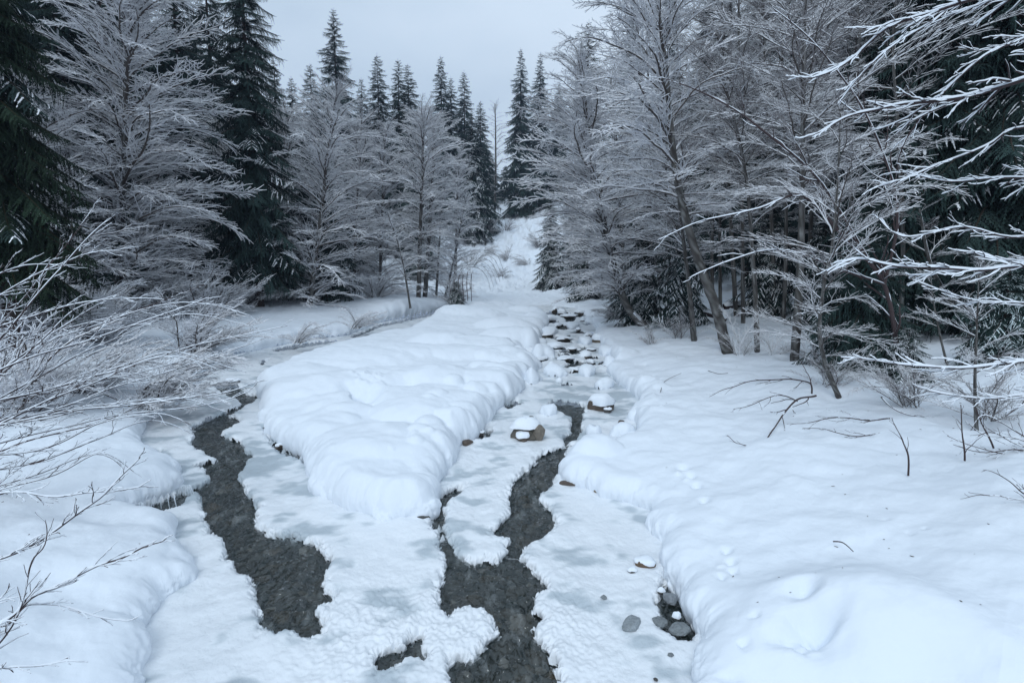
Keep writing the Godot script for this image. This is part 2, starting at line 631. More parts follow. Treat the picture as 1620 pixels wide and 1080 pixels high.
func bare_tree(label: String, group: String, path: Array, width: float, spread: float, count: int, kind: int, seed_: int, start := .18, called := "alder_tree", category := "tree", lean := 0.0) -> void:
	# path: points of the trunk in the photograph, the first where it meets the snow
	var rng := RandomNumberGenerator.new()
	rng.seed = seed_
	var foot := hit(path[0][0], path[0][1])
	var d := -foot.z
	var pts := [Vector3(0, -.4, 0)]
	for k in path.size():
		if k == 0: pts.append(Vector3.ZERO)
		else: pts.append(at(path[k][0], path[k][1], d + (path[k][2] if path[k].size() > 2 else 0.0)) - foot)
	pts[0] = pts[1] - (pts[2] - pts[1]).normalized() * .5
	var o := base(called, foot)
	tag(o, label, category, group)
	var line := bend(pts, 5)
	var m := MB.new()
	var r0 := width * .5 / F * d
	tube(m, bend(pts, 9), r0, r0 * .22, 10, Color(.062, .056, .052), rng, .09, Color(.30, .30, .29))
	var trunk := part("trunk", m.mesh(), M.bark, o)
	var sm := MB.new()
	snow_line(sm, line, r0 * .9, r0 * .2, r0 * .5, rng, .55)
	if sm.i.size() > 0: part("snow", sm.mesh(), M.snowcap, trunk, "stuff")
	crown(o, line, spread, count, kind, rng, start, lean)

func crown(o: Node3D, line: Array, spread: float, count: int, kind: int, rng: RandomNumberGenerator, start: float, lean: float) -> void:
	var protos: Array = frosty if kind == 0 else barer
	var np := protos.size()
	var tr := []
	var co := []
	for k in np: tr.append([]); co.append([])
	var n := line.size()
	for k in count:
		var f := lerpf(start, .99, pow((k + rng.randf()) / count, .9))
		var x := f * (n - 1)
		var j := mini(int(x), n - 2)
		var p: Vector3 = line[j].lerp(line[j + 1], x - j)
		var az := k * 2.39996 + rng.randf_range(-.5, .5)
		if lean != 0.0 and rng.randf() < absf(lean): az = (PI if lean < 0 else 0.0) + rng.randf_range(-1.1, 1.1)
		var g := (f - start) / (1.0 - start)
		var sc := spread / 2.4 * (.35 + .9 * sin(PI * clampf(.22 + g * .74, 0, 1))) * rng.randf_range(.6, 1.15)
		var e := lerpf(-.05, .55, g) + rng.randf_range(-.25, .3)
		var bs := (Basis(UPV, az) * Basis(Vector3.BACK, e) * Basis(Vector3.RIGHT, rng.randf_range(-.3, .3))).scaled_local(Vector3(sc, sc * rng.randf_range(.85, 1.1), sc * rng.randf_range(.8, 1.1)))
		var w := rng.randi() % np
		tr[w].append(Transform3D(bs, p))
		co[w].append(Color.WHITE * rng.randf_range(.8, 1.05))
	for k in np:
		if tr[k].size(): many("twigs", protos[k], M.rime, tr[k], co[k], o)

func shrub(label: String, group: String, foot: Vector3, size: float, count: int, kind: int, seed_: int, toward := 0.0, bias := 0.0) -> void:
	var rng := RandomNumberGenerator.new()
	rng.seed = seed_
	var o := base("frosted_shrub", foot)
	tag(o, label, "shrub", group)
	var protos: Array = frosty if kind == 0 else barer
	var np := protos.size()
	var tr := []
	var co := []
	for k in np: tr.append([]); co.append([])
	for k in count:
		var az := rng.randf() * TAU
		if rng.randf() < bias: az = toward + rng.randf_range(-.9, .9)
		var e := rng.randf_range(.15, 1.1) if bias < .65 else rng.randf_range(.05, .6)
		var sc := size / 2.4 * rng.randf_range(.55, 1.15)
		var bs := (Basis(UPV, az) * Basis(Vector3.BACK, e)).scaled_local(Vector3.ONE * sc)
		var w := rng.randi() % np
		tr[w].append(Transform3D(bs, Vector3(rng.randf_range(-.25, .25), -.12, rng.randf_range(-.25, .25)) * size * .5))
		co[w].append(Color.WHITE * rng.randf_range(.85, 1.05))
	for k in np:
		if tr[k].size(): many("stems", protos[k], M.rime, tr[k], co[k], o)

# ---------------------------------------------------------------- the sheets of snow, ice, water and bed
var cols := PackedFloat32Array()
var rows := PackedFloat32Array()
var f_snow := PackedFloat32Array()
var f_ice := PackedFloat32Array()
var relief := PackedFloat32Array()
var na := FastNoiseLite.new()
var nb := FastNoiseLite.new()
var nd := FastNoiseLite.new()
var ne := FastNoiseLite.new()

func dome(px: float, py: float, r: float, h: float, up := .45, sx := 1.0, sharp := 1.0) -> void:
	var p := on_stream(px, py, up)
	dome_at(p.x, -p.z, r, h, sx, sharp)

func print_at(px: float, py: float, r: float, h: float, sx := 1.0, sharp := 1.0) -> void:
	var p := hit(px, py)
	dome_at(p.x, -p.z, r, h, sx, sharp)

func dome_at(x: float, d: float, r: float, h: float, sx: float, sharp: float) -> void:
	var rx := r * sx
	for b in range(maxi(int((d - r * 1.6 - GZ0) / CELL), 0), mini(int((d + r * 1.6 - GZ0) / CELL) + 1, GH - 1)):
		for a in range(maxi(int((x - rx * 1.6 - GX0) / CELL), 0), mini(int((x + rx * 1.6 - GX0) / CELL) + 1, GW - 1)):
			var ex := (GX0 + a * CELL - x) / rx
			var ez := (GZ0 + b * CELL - d) / r
			var e2 := ex * ex + ez * ez
			var k := b * GW + a
			if sharp < 0.0:        # a pillow over a boulder: pillows meet in creases
				if e2 < 1.0: relief[k] = maxf(relief[k], h * (1.0 - e2) * (1.0 + .55 * e2))
			elif e2 < 2.56: relief[k] += h * pow(1.0 - e2 / 2.56, 3.0 * sharp)

func snow_point(x: float, d: float) -> Vector3:
	var s := sample(f_snow, x, d, BAND)
	s = lerpf(s, BAND, smoothstep(34.0, 43.0, d))
	if s < -.22: return Vector3.INF
	var wy := water_y(d)
	var n1 := na.get_noise_2d(x, d)
	var n2 := nb.get_noise_2d(x, d)
	var s0 := s
	var near := 1.0 - smoothstep(10.0, 22.0, d)
	s += n2 * .09 + nd.get_noise_2d(x, d) * .022 * near
	var far := smoothstep(30.0, 70.0, d)
	var h := land(x, d) + n1 * lerpf(.085, .8, far) + n2 * lerpf(.034, .3, far) + nd.get_noise_2d(x, d) * .005
	h += sample(relief, x, d, 0.0) * smoothstep(.0, .3, s)
	h = maxf(h, .16)
	var R := .27 + .16 * n1 + .45 * smoothstep(14.0, 30.0, d)
	var b := .05 + .004 * d
	if s < -b: return Vector3.INF
	if s >= R: return Vector3(x, wy + h, -d)
	var t := (s + b) / (R + b)
	var phi := lerpf(-1.0, PI * .5, pow(t, .8))
	var gx := sample(f_snow, x + .06, d, BAND) - sample(f_snow, x - .06, d, BAND)
	var gz := sample(f_snow, x, d + .06, BAND) - sample(f_snow, x, d - .06, BAND)
	var gl := sqrt(gx * gx + gz * gz)
	if gl < .01: return Vector3(x, wy + lerpf(-.05, h, smoothstep(0.0, 1.0, t)), -d)
	gx /= gl; gz /= gl
	var lump := 1.0 + .3 * near * nd.get_noise_3d(x * .8, (wy + h * sin(phi)) * .8, d * .8)
	var off := R * (1.0 - cos(phi)) if phi > 0.0 else .16 * (1.0 - cos(phi))
	off -= (.04 * lump + .018 * near * ne.get_noise_3d(x * .9, (wy + h * sin(phi)) * .9, d * .9)) * cos(phi) * (1.0 - t)
	var hm := h * .4
	var y := hm + (h - hm) * sin(phi) if phi > 0.0 else hm + (hm + .06) * sin(phi) / .84
	return Vector3(x + gx * (off - s), wy + y, -d - gz * (off - s))

func ice_point(x: float, d: float) -> Vector3:
	if d > 46.0: return Vector3.INF
	if lerpf(sample(f_snow, x, d, BAND), BAND, smoothstep(34.0, 43.0, d)) > .42: return Vector3.INF
	var s := sample(f_ice, x, d, BAND)
	if s < -.2: return Vector3.INF
	var n2 := nb.get_noise_2d(x * 1.4 + 40.0, d * 1.4)
	var n3 := nd.get_noise_2d(x * 1.0 + 9.0, d)
	var n4 := ne.get_noise_2d(x, d)
	var frost := clampf(1.0 - absf(d - 4.3) / 1.1, 0.0, 1.0) * smoothstep(1.1, .3, x) * smoothstep(-2.1, -1.3, x)
	s += n2 * .06 + .03 - absf(n3) * .085 - absf(n4) * .045
	var R := .07
	var b := .03 + .003 * d
	if s < -b: return Vector3.INF
	var h := .062 + n2 * .022 + n3 * lerpf(.003, .02, frost) + n4 * lerpf(.0006, .012, frost) + .022 * smoothstep(.5, .1, s)
	h += sample(relief, x, d, 0.0) * .3
	var wy := water_y(d)
	if s >= R: return Vector3(x, wy + h, -d)
	var t := (s + b) / (R + b)
	var phi := lerpf(-.9, PI * .5, t)
	var gx := sample(f_ice, x + .05, d, BAND) - sample(f_ice, x - .05, d, BAND)
	var gz := sample(f_ice, x, d + .05, BAND) - sample(f_ice, x, d - .05, BAND)
	var gl := sqrt(gx * gx + gz * gz)
	if gl < .01: return Vector3(x, wy + h, -d)
	gx /= gl; gz /= gl
	var off := R * (1.0 - cos(phi)) * (1.0 if phi > 0.0 else .6)
	var y := .02 + (h - .02) * sin(phi) if phi > 0.0 else .02 + .07 * sin(phi)
	return Vector3(x + gx * (off - s), wy + y, -d - gz * (off - s))

func water_point(x: float, d: float) -> Vector3:
	if d > 46.0 or sample(f_ice, x, d, BAND) > .3: return Vector3.INF
	var flow := .4 + .6 * smoothstep(-.2, .5, na.get_noise_2d(x * 2.0 + 70.0, d * 2.0))
	var y := water_y(d) + flow * (nb.get_noise_2d(x * 3.0, d * 1.6) * .034 + nd.get_noise_2d(x * 1.8, d * 1.1) * .026) + ne.get_noise_2d(x * .9, d * .6) * .016 * flow * flow
	return Vector3(x, y, -d)

func bed_point(x: float, d: float) -> Vector3:
	if d > 46.5 or sample(f_ice, x, d, BAND) > .5: return Vector3.INF
	return Vector3(x, water_y(d) - .17 + nb.get_noise_2d(x, d) * .05 + nd.get_noise_2d(x, d) * .03, -d)

func sheet(called: String, fn: Callable, mat: Material, step: int, tone: Callable, d_max := 1e9) -> MeshInstance3D:
	var nc := (cols.size() - 1) / step + 1
	var nr := (rows.size() - 1) / step + 1
	var pos := PackedVector3Array()
	pos.resize(nc * nr)
	pos.fill(Vector3.INF)
	for b in nr:
		var d := rows[b * step]
		if d > d_max: break
		for a in nc:
			pos[b * nc + a] = fn.call(cols[a * step] * d, d)
	var at_ := PackedInt32Array()
	at_.resize(nc * nr)
	at_.fill(-1)
	var m := MB.new()
	for b in nr - 1:
		for a in nc - 1:
			var k := b * nc + a
			if not (is_finite(pos[k].x) and is_finite(pos[k + 1].x) and is_finite(pos[k + nc].x) and is_finite(pos[k + nc + 1].x)): continue
			for q in [k, k + 1, k + nc, k + nc + 1]:
				if at_[q] < 0:
					at_[q] = m.v.size()
					m.v.append(pos[q])
			m.i.append(at_[k]); m.i.append(at_[k + nc]); m.i.append(at_[k + nc + 1])
			m.i.append(at_[k]); m.i.append(at_[k + nc + 1]); m.i.append(at_[k + 1])
	m.n.resize(m.v.size())
	m.c.resize(m.v.size())
	for b in nr:
		for a in nc:
			var k := b * nc + a
			if at_[k] < 0: continue
			var l := k - 1 if a > 0 and at_[k - 1] >= 0 else k
			var r := k + 1 if a < nc - 1 and at_[k + 1] >= 0 else k
			var u := k + nc if b < nr - 1 and at_[k + nc] >= 0 else k
			var w := k - nc if b > 0 and at_[k - nc] >= 0 else k
			m.n[at_[k]] = (pos[r] - pos[l]).cross(pos[u] - pos[w]).normalized()
			m.c[at_[k]] = tone.call(pos[k])
	print(called, " ", m.v.size(), " vertices, ", m.i.size() / 3, " triangles")
	var o := part(called, m.mesh(), mat)
	return o

# ---------------------------------------------------------------- outlines, in the photograph's pixels
var CORRIDOR := [[1107, 1078], [1100, 1035], [1105, 1010], [1080, 955], [1057, 910], [1046, 885], [1050, 860], [1035, 835], [1030, 812], [1000, 797], [955, 788], [930, 773], [888, 764], [892, 748], [915, 728], [945, 722], [985, 714], [1015, 693], [1000, 665], [1018, 642], [1000, 624], [978, 606], [965, 590], [972, 570], [955, 550], [945, 535], [945, 520], [929, 502], [911, 486], [867, 475], [807, 473], [781, 468], [766, 464], [755, 459], [745, 470], [748, 480], [711, 488], [678, 497], [600, 511], [553, 530], [512, 535], [475, 539], [431, 549], [408, 554], [359, 562], [325, 583], [300, 620], [275, 640], [240, 660], [220, 690], [216, 705], [235, 727], [280, 748], [290, 772], [245, 790], [197, 817], [250, 826], [272, 838], [275, 868], [307, 890], [308, 920], [252, 955], [216, 1000], [236, 1040], [215, 1083], [200, 1400], [1107, 1400]]
var ISLAND := [[690, 790], [687, 812], [660, 820], [610, 828], [575, 813], [525, 795], [495, 785], [490, 750], [488, 730], [450, 710], [430, 690], [415, 665], [414, 640], [408, 610, .2], [412, 590, .35], [420, 573, .5], [470, 552, .55], [520, 540, .55], [600, 520, .55], [647, 512, .55], [711, 490, .5], [748, 482, .5], [781, 477, .5], [807, 477, .5], [846, 482, .4], [868, 500, .3], [862, 520, .15], [856, 534], [850, 552], [825, 553], [812, 562], [854, 582], [832, 603], [820, 626], [797, 642], [779, 652], [775, 667], [760, 687], [745, 697], [722, 710], [720, 735], [700, 757], [685, 770]]
var WATERS := [
	[[390, 635], [415, 625], [362, 655], [382, 664], [350, 684], [385, 700], [398, 724], [370, 750], [390, 765], [390, 780], [412, 800], [400, 825], [420, 840], [460, 845], [498, 855], [528, 884], [508, 900], [515, 930], [530, 935], [506, 960], [512, 985], [480, 1005], [450, 995], [421, 1003], [412, 960], [400, 910], [370, 895], [358, 880], [350, 850], [325, 840], [330, 820], [320, 795], [310, 770], [330, 760], [325, 740], [305, 737], [338, 725], [300, 700], [310, 685], [300, 672], [320, 665]],
	[[878, 631], [909, 633], [926, 642], [919, 667], [921, 682], [913, 690], [898, 699], [909, 703], [893, 711], [897, 717], [889, 742], [876, 760], [860, 778], [853, 790], [870, 805], [878, 820], [870, 843], [850, 850], [825, 862], [822, 876], [845, 905], [870, 925], [865, 935], [840, 932], [845, 962], [865, 975], [842, 985], [838, 1002], [865, 1020], [882, 1045], [888, 1088], [900, 1300], [720, 1300], [712, 1083], [710, 1043], [745, 1035], [770, 1015], [792, 992], [770, 960], [745, 950], [710, 962], [690, 955], [690, 940], [700, 920], [707, 900], [705, 880], [695, 850], [685, 830], [689, 812], [690, 790], [702, 775], [735, 766], [720, 785], [700, 800], [700, 818], [705, 840], [715, 860], [725, 880], [750, 887], [770, 882], [785, 885], [805, 872], [805, 853], [780, 845], [785, 835], [810, 800], [800, 785], [812, 770], [815, 755], [852, 727], [855, 715], [895, 703], [894, 690], [905, 682], [904, 660], [887, 649], [860, 641]],
	[[652, 1004], [664, 1008], [664, 1026], [690, 1038], [640, 1034], [622, 1056], [600, 1060], [597, 1035], [622, 1018], [634, 1024]],
	[[418, 675], [432, 697], [452, 707], [478, 724], [488, 733], [455, 722], [440, 712], [424, 692]],
	[[877, 530], [903, 531], [904, 538], [885, 541]], [[890, 580], [906, 572], [921, 568], [927, 574], [906, 581]], [[880, 554], [893, 559], [908, 559], [888, 568]], [[893, 502], [911, 499], [908, 507], [898, 511]], [[915, 545], [930, 549], [922, 554]], [[868, 492], [900, 488], [880, 497]],
	[[335, 606], [372, 606], [395, 622], [413, 626], [400, 633], [385, 637], [366, 628], [340, 613]], [[410, 570], [428, 566], [415, 577]],
	[[553, 533], [600, 513], [650, 502], [706, 490], [708, 493], [652, 506], [602, 517], [560, 534]],
	[[480, 542], [515, 538], [540, 538], [500, 546], [440, 556], [430, 553]],
	[[197, 817], [245, 792], [290, 775], [304, 783], [288, 797], [250, 812], [225, 822]], [[218, 703], [240, 712], [262, 712], [240, 722]],
	[[745, 697], [760, 687], [778, 672], [782, 684], [765, 694]],
	[[795, 640], [820, 632], [830, 637], [805, 645]],
	[[1050, 905], [1066, 925], [1084, 958], [1103, 1000], [1096, 1010], [1072, 1006], [1050, 992], [1058, 975], [1040, 950], [1042, 925]],
]

var RAPIDS := [[868, 505], [882, 514], [903, 514], [915, 522], [880, 547], [926, 562], [872, 577], [846, 543], [905, 551], [935, 573], [890, 495], [917, 495], [862, 530], [893, 536], [910, 583], [850, 566], [922, 507], [885, 604], [868, 560], [930, 530], [838, 556], [900, 500], [878, 492], [895, 566]]

func lay_outlines() -> void:
	f_snow.resize(GW * GH)
	f_snow.fill(BAND)
	f_ice.resize(GW * GH)
	f_ice.fill(BAND)
	relief.resize(GW * GH)
	f_snow = stamp(f_snow, outline(CORRIDOR, .06), true)
	f_snow = stamp(f_snow, outline(ISLAND, .06), false)
	for a in RAPIDS:      # dark gaps between the shelves of the far rapids
		var rng := RandomNumberGenerator.new()
		rng.seed = int(a[0] * 31 + a[1])
		var ring := []
		for k in 9: ring.append([a[0] + 5 + cos(TAU * k / 9) * rng.randf_range(4, 22) * (.5 + fmod(a[0] * .37, 1.0)), a[1] + 4 + sin(TAU * k / 9) * rng.randf_range(.8, 4.5)])
		f_ice = stamp(f_ice, outline(ring, .07), true)
	for a in [[858, 562, 20], [880, 592, 15], [930, 592, 11], [843, 604, 14], [870, 527, 13], [926, 542, 11], [906, 517, 10], [955, 612, 12], [895, 478, 15], [936, 507, 13], [960, 560, 12], [985, 690, 20], [1005, 668, 15], [940, 690, 10], [870, 655, 10]]:      # small heaps of snow left standing on the ice
		var rg := RandomNumberGenerator.new()
		rg.seed = int(a[0] * 17 + a[1])
		var heap := []
		for k in 10: heap.append([a[0] + cos(TAU * k / 10) * a[2] * rg.randf_range(.7, 1.2), a[1] + sin(TAU * k / 10) * a[2] * .33 * rg.randf_range(.7, 1.2)])
		f_snow = stamp(f_snow, outline(heap, .06), false)
	for w in WATERS: f_ice = stamp(f_ice, outline(w, .07), true)

func lay_relief() -> void:
	# cushions of snow over the boulders of the island
	for a in [[696, 541, .8, .25], [800, 515, .9, .3], [826, 510, .8, .25], [807, 530, .8, .3], [835, 530, .7, .28], [745, 500, 1.2, .25], [781, 480, 1.0, .25], [755, 484, .9, .22], [840, 490, .9, .25], [720, 560, .9, .2], [770, 545, 1.0, .22], [560, 570, 1.2, .16], [650, 560, 1.0, .18], [620, 600, .8, .16],
			[690, 600, .7, .2], [770, 600, .6, .18], [660, 655, .55, .16], [730, 640, .5, .14], [590, 700, .7, .12], [500, 610, .9, .14], [470, 590, .7, .12], [620, 770, .45, .08], [560, 750, .5, .07], [690, 690, .4, .12], [740, 660, .35, .12], [800, 560, .6, .2], [820, 580, .5, .15],
			[850, 640, .3, .04], [905, 480, .6, .2], [940, 700, .3, .15], [985, 640, .3, .12], [970, 560, .5, .2], [990, 600, .4, .15]]:
		dome(a[0], a[1], a[2] * 1.3, a[3] * 1.25, .45, 1.25, -1.0)
	for a in [[572, 628, .42, -.42], [590, 640, .3, -.2], [555, 620, .25, -.15], [640, 615, .35, -.14], [690, 555, .4, -.16], [600, 605, .3, -.1]]:
		dome(a[0], a[1], a[2], a[3])
	var rng := RandomNumberGenerator.new()
	rng.seed = 5
	for k in 46:      # smaller pillows, most of them along the island's right flank
		var t := rng.randf()
		var px := lerpf(690, 860, t) + rng.randf_range(-70, 25) * (1.2 - t)
		var py := lerpf(720, 500, t) + rng.randf_range(-18, 18)
		dome(px, py, rng.randf_range(.16, .42) * (.7 + t), rng.randf_range(.10, .24), .4, rng.randf_range(.8, 1.4), -1.0)
	for k in 16: dome(rng.randf_range(440, 560), rng.randf_range(580, 740), rng.randf_range(.2, .5), rng.randf_range(.05, .14), .4, 1.3, -1.0)
	# wells round the trunks of the right bank
	for a in [[1018, 515], [1057, 510], [1098, 535], [1150, 552], [1198, 550], [1258, 563], [1324, 620], [1545, 665], [1545, 535], [187, 497], [240, 490]]: print_at(a[0], a[1] + 2, .38, -.16)
	for k in 26: dome(rng.randf_range(553, 610), rng.randf_range(622, 640), rng.randf_range(.05, .1), rng.randf_range(.03, .08), .2)
	# footprints and the dug mound on the right bank
	for a in [[1080, 738, .16, -.12], [1093, 752, .12, -.09], [1102, 768, .12, -.1], [1115, 795, .12, -.08], [1085, 760, .1, .05], [1072, 750, .09, .05], [1150, 868, .1, -.07], [1158, 885, .09, -.08], [1160, 900, .08, -.07], [1142, 910, .07, -.07], [1138, 890, .06, .03], [1177, 1025, .07, -.06], [1193, 987, .06, -.05], [1165, 1070, .08, -.06], [1143, 957, .05, -.04], [1245, 752, .06, -.02],
			[1250, 700, .05, -.02], [1205, 640, .12, -.05], [1020, 575, .14, -.07], [1040, 560, .12, -.06], [1440, 835, .06, -.04], [1465, 828, .05, -.03], [1400, 815, .05, -.03]]:
		print_at(a[0], a[1], a[2] * .8, a[3] * 1.0, 1.0, 2.2)
	print_at(1350, 985, .62, .34, 1.25)
	print_at(1285, 1000, .34, -.07, 1.0)
	for k in 34:
		print_at(rng.randf_range(1232, 1310), rng.randf_range(950, 1050), rng.randf_range(.05, .12), rng.randf_range(-.09, .07), rng.randf_range(.8, 2.2))
	for k in 60:    # crumbled snow along the broken edge of the right bank
		print_at(rng.randf_range(985, 1050), rng.randf_range(590, 650), rng.randf_range(.06, .2), rng.randf_range(-.05, .07))
	# cushions on the left bank
	print_at(120, 850, .7, .10, 1.5)
	print_at(190, 905, .5, .08, 1.4)
	print_at(200, 750, .6, .12, 1.5)
	print_at(140, 930, .3, -.06, 2.2)
	print_at(150, 815, .3, -.08, 2.5)
	for k in 24: print_at(rng.randf_range(185, 235), rng.randf_range(965, 1075), rng.randf_range(.04, .12), rng.randf_range(-.04, .06))

func lay_sheets() -> void:
	for n in [na, nb, nd, ne]: n.noise_type = FastNoiseLite.TYPE_SIMPLEX_SMOOTH
	na.frequency = .38; na.seed = 11; na.fractal_octaves = 2
	nb.frequency = 1.5; nb.seed = 12; nb.fractal_octaves = 2
	nd.frequency = 5.5; nd.seed = 13; nd.fractal_octaves = 2
	ne.frequency = 17.0; ne.seed = 14; ne.fractal_octaves = 1
	var u := -1.45
	while u < 1.45:
		cols.append(u)
		u += lerpf(.0025, .02, smoothstep(1.02, 1.3, absf(u)))
	var d := 1.8
	while d < 175.0:
		rows.append(d)
		var f := .012
		if d > 3.3: f = lerpf(.0032, .0055, smoothstep(3.5, 12.0, d))
		if d > 12.0: f = lerpf(.0055, .014, smoothstep(12.0, 50.0, d))
		d *= 1.0 + f
	print("grid ", cols.size(), " x ", rows.size())
	var white := func(_p: Vector3) -> Color: return Color.WHITE
	tag(sheet("snow_ground", snow_point, M.snow, 1, white), "deep soft snow over the banks, the gravel island and the valley floor", "snow", "", "structure")
	var icy := func(p: Vector3) -> Color:
		var n := nb.get_noise_2d(p.x * .55 + 3.0, p.z * .9) + .5 * nd.get_noise_2d(p.x * .5, p.z * .8)
		var d_ := -p.z
		var glass := smoothstep(.1, .7, n + .55 * exp(-pow((d_ - 12.5) / 2.2, 2.0)) * smoothstep(.4, 1.4, p.x) + .5 * smoothstep(-1.2, -2.4, p.x) * exp(-pow((d_ - 8.2) / 1.2, 2.0)))
		return Color(.80, .83, .86).lerp(Color(.42, .48, .52), glass * .85)
	tag(sheet("stream_ice", ice_point, M.ice, 1, icy, 47.0), "white and grey ice sheets along the open channels", "ice", "", "structure")
	var foam_and_glints := func(p: Vector3) -> Color:  # foam and the ripples' pale highlights, both painted into the water's colour
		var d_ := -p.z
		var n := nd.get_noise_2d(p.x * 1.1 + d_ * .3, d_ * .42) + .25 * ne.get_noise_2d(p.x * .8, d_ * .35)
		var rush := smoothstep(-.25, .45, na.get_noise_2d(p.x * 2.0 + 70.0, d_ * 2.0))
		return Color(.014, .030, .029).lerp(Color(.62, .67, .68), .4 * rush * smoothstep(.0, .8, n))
	tag(sheet("stream_water", water_point, M.water, 1, foam_and_glints, 47.0), "clear dark rippled stream water", "water", "", "structure")
	var muddy := func(p: Vector3) -> Color:
		var n := nd.get_noise_2d(p.x, p.z) * .5 + .5
		return Color(.035, .034, .030).lerp(Color(.10, .088, .070), n * n)
	tag(sheet("stream_bed", bed_point, M.vertex, 2, muddy, 47.0), "dark stony bed under the water", "stream bed", "", "structure")
	# pebbles and cobbles on the bed
	var rng := RandomNumberGenerator.new()
	rng.seed = 21
	var tr := [[], [], []]
	var co := [[], [], []]
	while tr[0].size() + tr[1].size() + tr[2].size() < 3400:
		var dd := rng.randf_range(3.2, 16.0)
		dd = 3.2 + (dd - 3.2) * rng.randf()
		var x := rng.randf_range(-.62, .22) * dd
		if sample(f_ice, x, dd, BAND) > .12: continue
		var p := bed_point(x, dd)
		var s := .02 + .11 * pow(rng.randf(), 3.5)
		var w := rng.randi() % 3
		tr[w].append(Transform3D(Basis(UPV, rng.randf() * TAU).scaled(Vector3(s, s * rng.randf_range(.4, .8), s * rng.randf_range(.6, 1.0))), p + Vector3(0, s * .25, 0)))
		var g := rng.randf_range(.35, 1.5)
		co[w].append(Color(.085, .08, .07).lerp(Color(.15, .105, .06), rng.randf() * rng.randf()) * g if rng.randf() > .03 else Color(.32, .3, .26))
	var pebs := Node3D.new()
	pebs.name = "pebbles"
	add_child(pebs)
	tag(pebs, "brown and grey pebbles under the stream water", "pebbles", "", "stuff")
	for k in 3: many("pebble_cover", stone(300 + k, Vector3.ONE), M.vertex, tr[k], co[k], pebs)

# ---------------------------------------------------------------- materials
func noise_tex(freq: float, seed_: int, oct := 4, size := 512) -> NoiseTexture2D:
	var n := FastNoiseLite.new()
	n.noise_type = FastNoiseLite.TYPE_SIMPLEX_SMOOTH
	n.frequency = freq
	n.seed = seed_
	n.fractal_octaves = oct
	var t := NoiseTexture2D.new()
	t.width = size; t.height = size
	t.seamless = true
	t.noise = n
	return t

func plain(c: Color, rough: float, vertex := false) -> StandardMaterial3D:
	var m := StandardMaterial3D.new()
	m.albedo_color = c.linear_to_srgb()
	m.roughness = rough
	m.vertex_color_use_as_albedo = vertex
	return m

func relief_of(m: StandardMaterial3D, t: Texture2D, cm: float, scale: float) -> void:
	m.heightmap_enabled = true
	m.heightmap_texture = t
	m.heightmap_scale = cm
	m.uv1_triplanar = true
	m.uv1_world_triplanar = true
	m.uv1_scale = Vector3.ONE * scale

func materials() -> void:
	M.vertex = plain(Color.WHITE, .9, true)
	M.vertex.metallic_specular = .25
	M.rime = plain(Color.WHITE, .8, true)
	M.rime.backlight_enabled = true
	M.rime.backlight = Color(.45, .45, .45)
	M.snow = plain(Color(.80, .845, .90), .85)
	M.snow.metallic_specular = .3
	relief_of(M.snow, noise_tex(.012, 31, 6), 1.0, .6)
	M.snowcap = plain(Color(.83, .87, .92), .85)
	M.ice = plain(Color.WHITE, .38, true)
	M.ice.metallic_specular = .45
	relief_of(M.ice, noise_tex(.02, 32, 5), .9, .8)
	M.water = plain(Color.WHITE, .07, true)
	M.water.metallic_specular = .8
	M.water.albedo_color.a = .45
	M.water.transparency = BaseMaterial3D.TRANSPARENCY_ALPHA
	relief_of(M.water, noise_tex(.018, 33, 4), 3.2, .9)
	M.bark = plain(Color.WHITE, .9, true)
	M.bark.metallic_specular = .2
	relief_of(M.bark, noise_tex(.05, 35, 4), 1.2, 2.5)
	M.rock = plain(Color.WHITE, .8, true)
	relief_of(M.rock, noise_tex(.03, 34, 5), 1.5, 3.0)
	M.icicle = plain(Color(.72, .77, .82), .3)

# ---------------------------------------------------------------- stones
func rock(label: String, px: float, py: float, wide: float, tall: float, col: Color, seed_: int, cap := 0.0, h := .06, deep := .8, group := "") -> void:
	var p := on_stream(px, py, h)
	var w := wide / F * -p.z * .5
	var t := tall / F * -p.z * .5
	var o := base("rock", p)
	tag(o, label, "rock", group)
	var body := part("stone", stone(seed_, Vector3(w, t * 1.25, w * deep), false, col), M.rock, o)
	body.position.y = t * .35
	if cap > 0.0:
		var ch := cap / F * -p.z
		var s := part("snow_cap", stone(seed_, Vector3(w * 1.05, ch, w * deep * 1.05), true), M.snowcap, o)
		s.position.y = t * .75

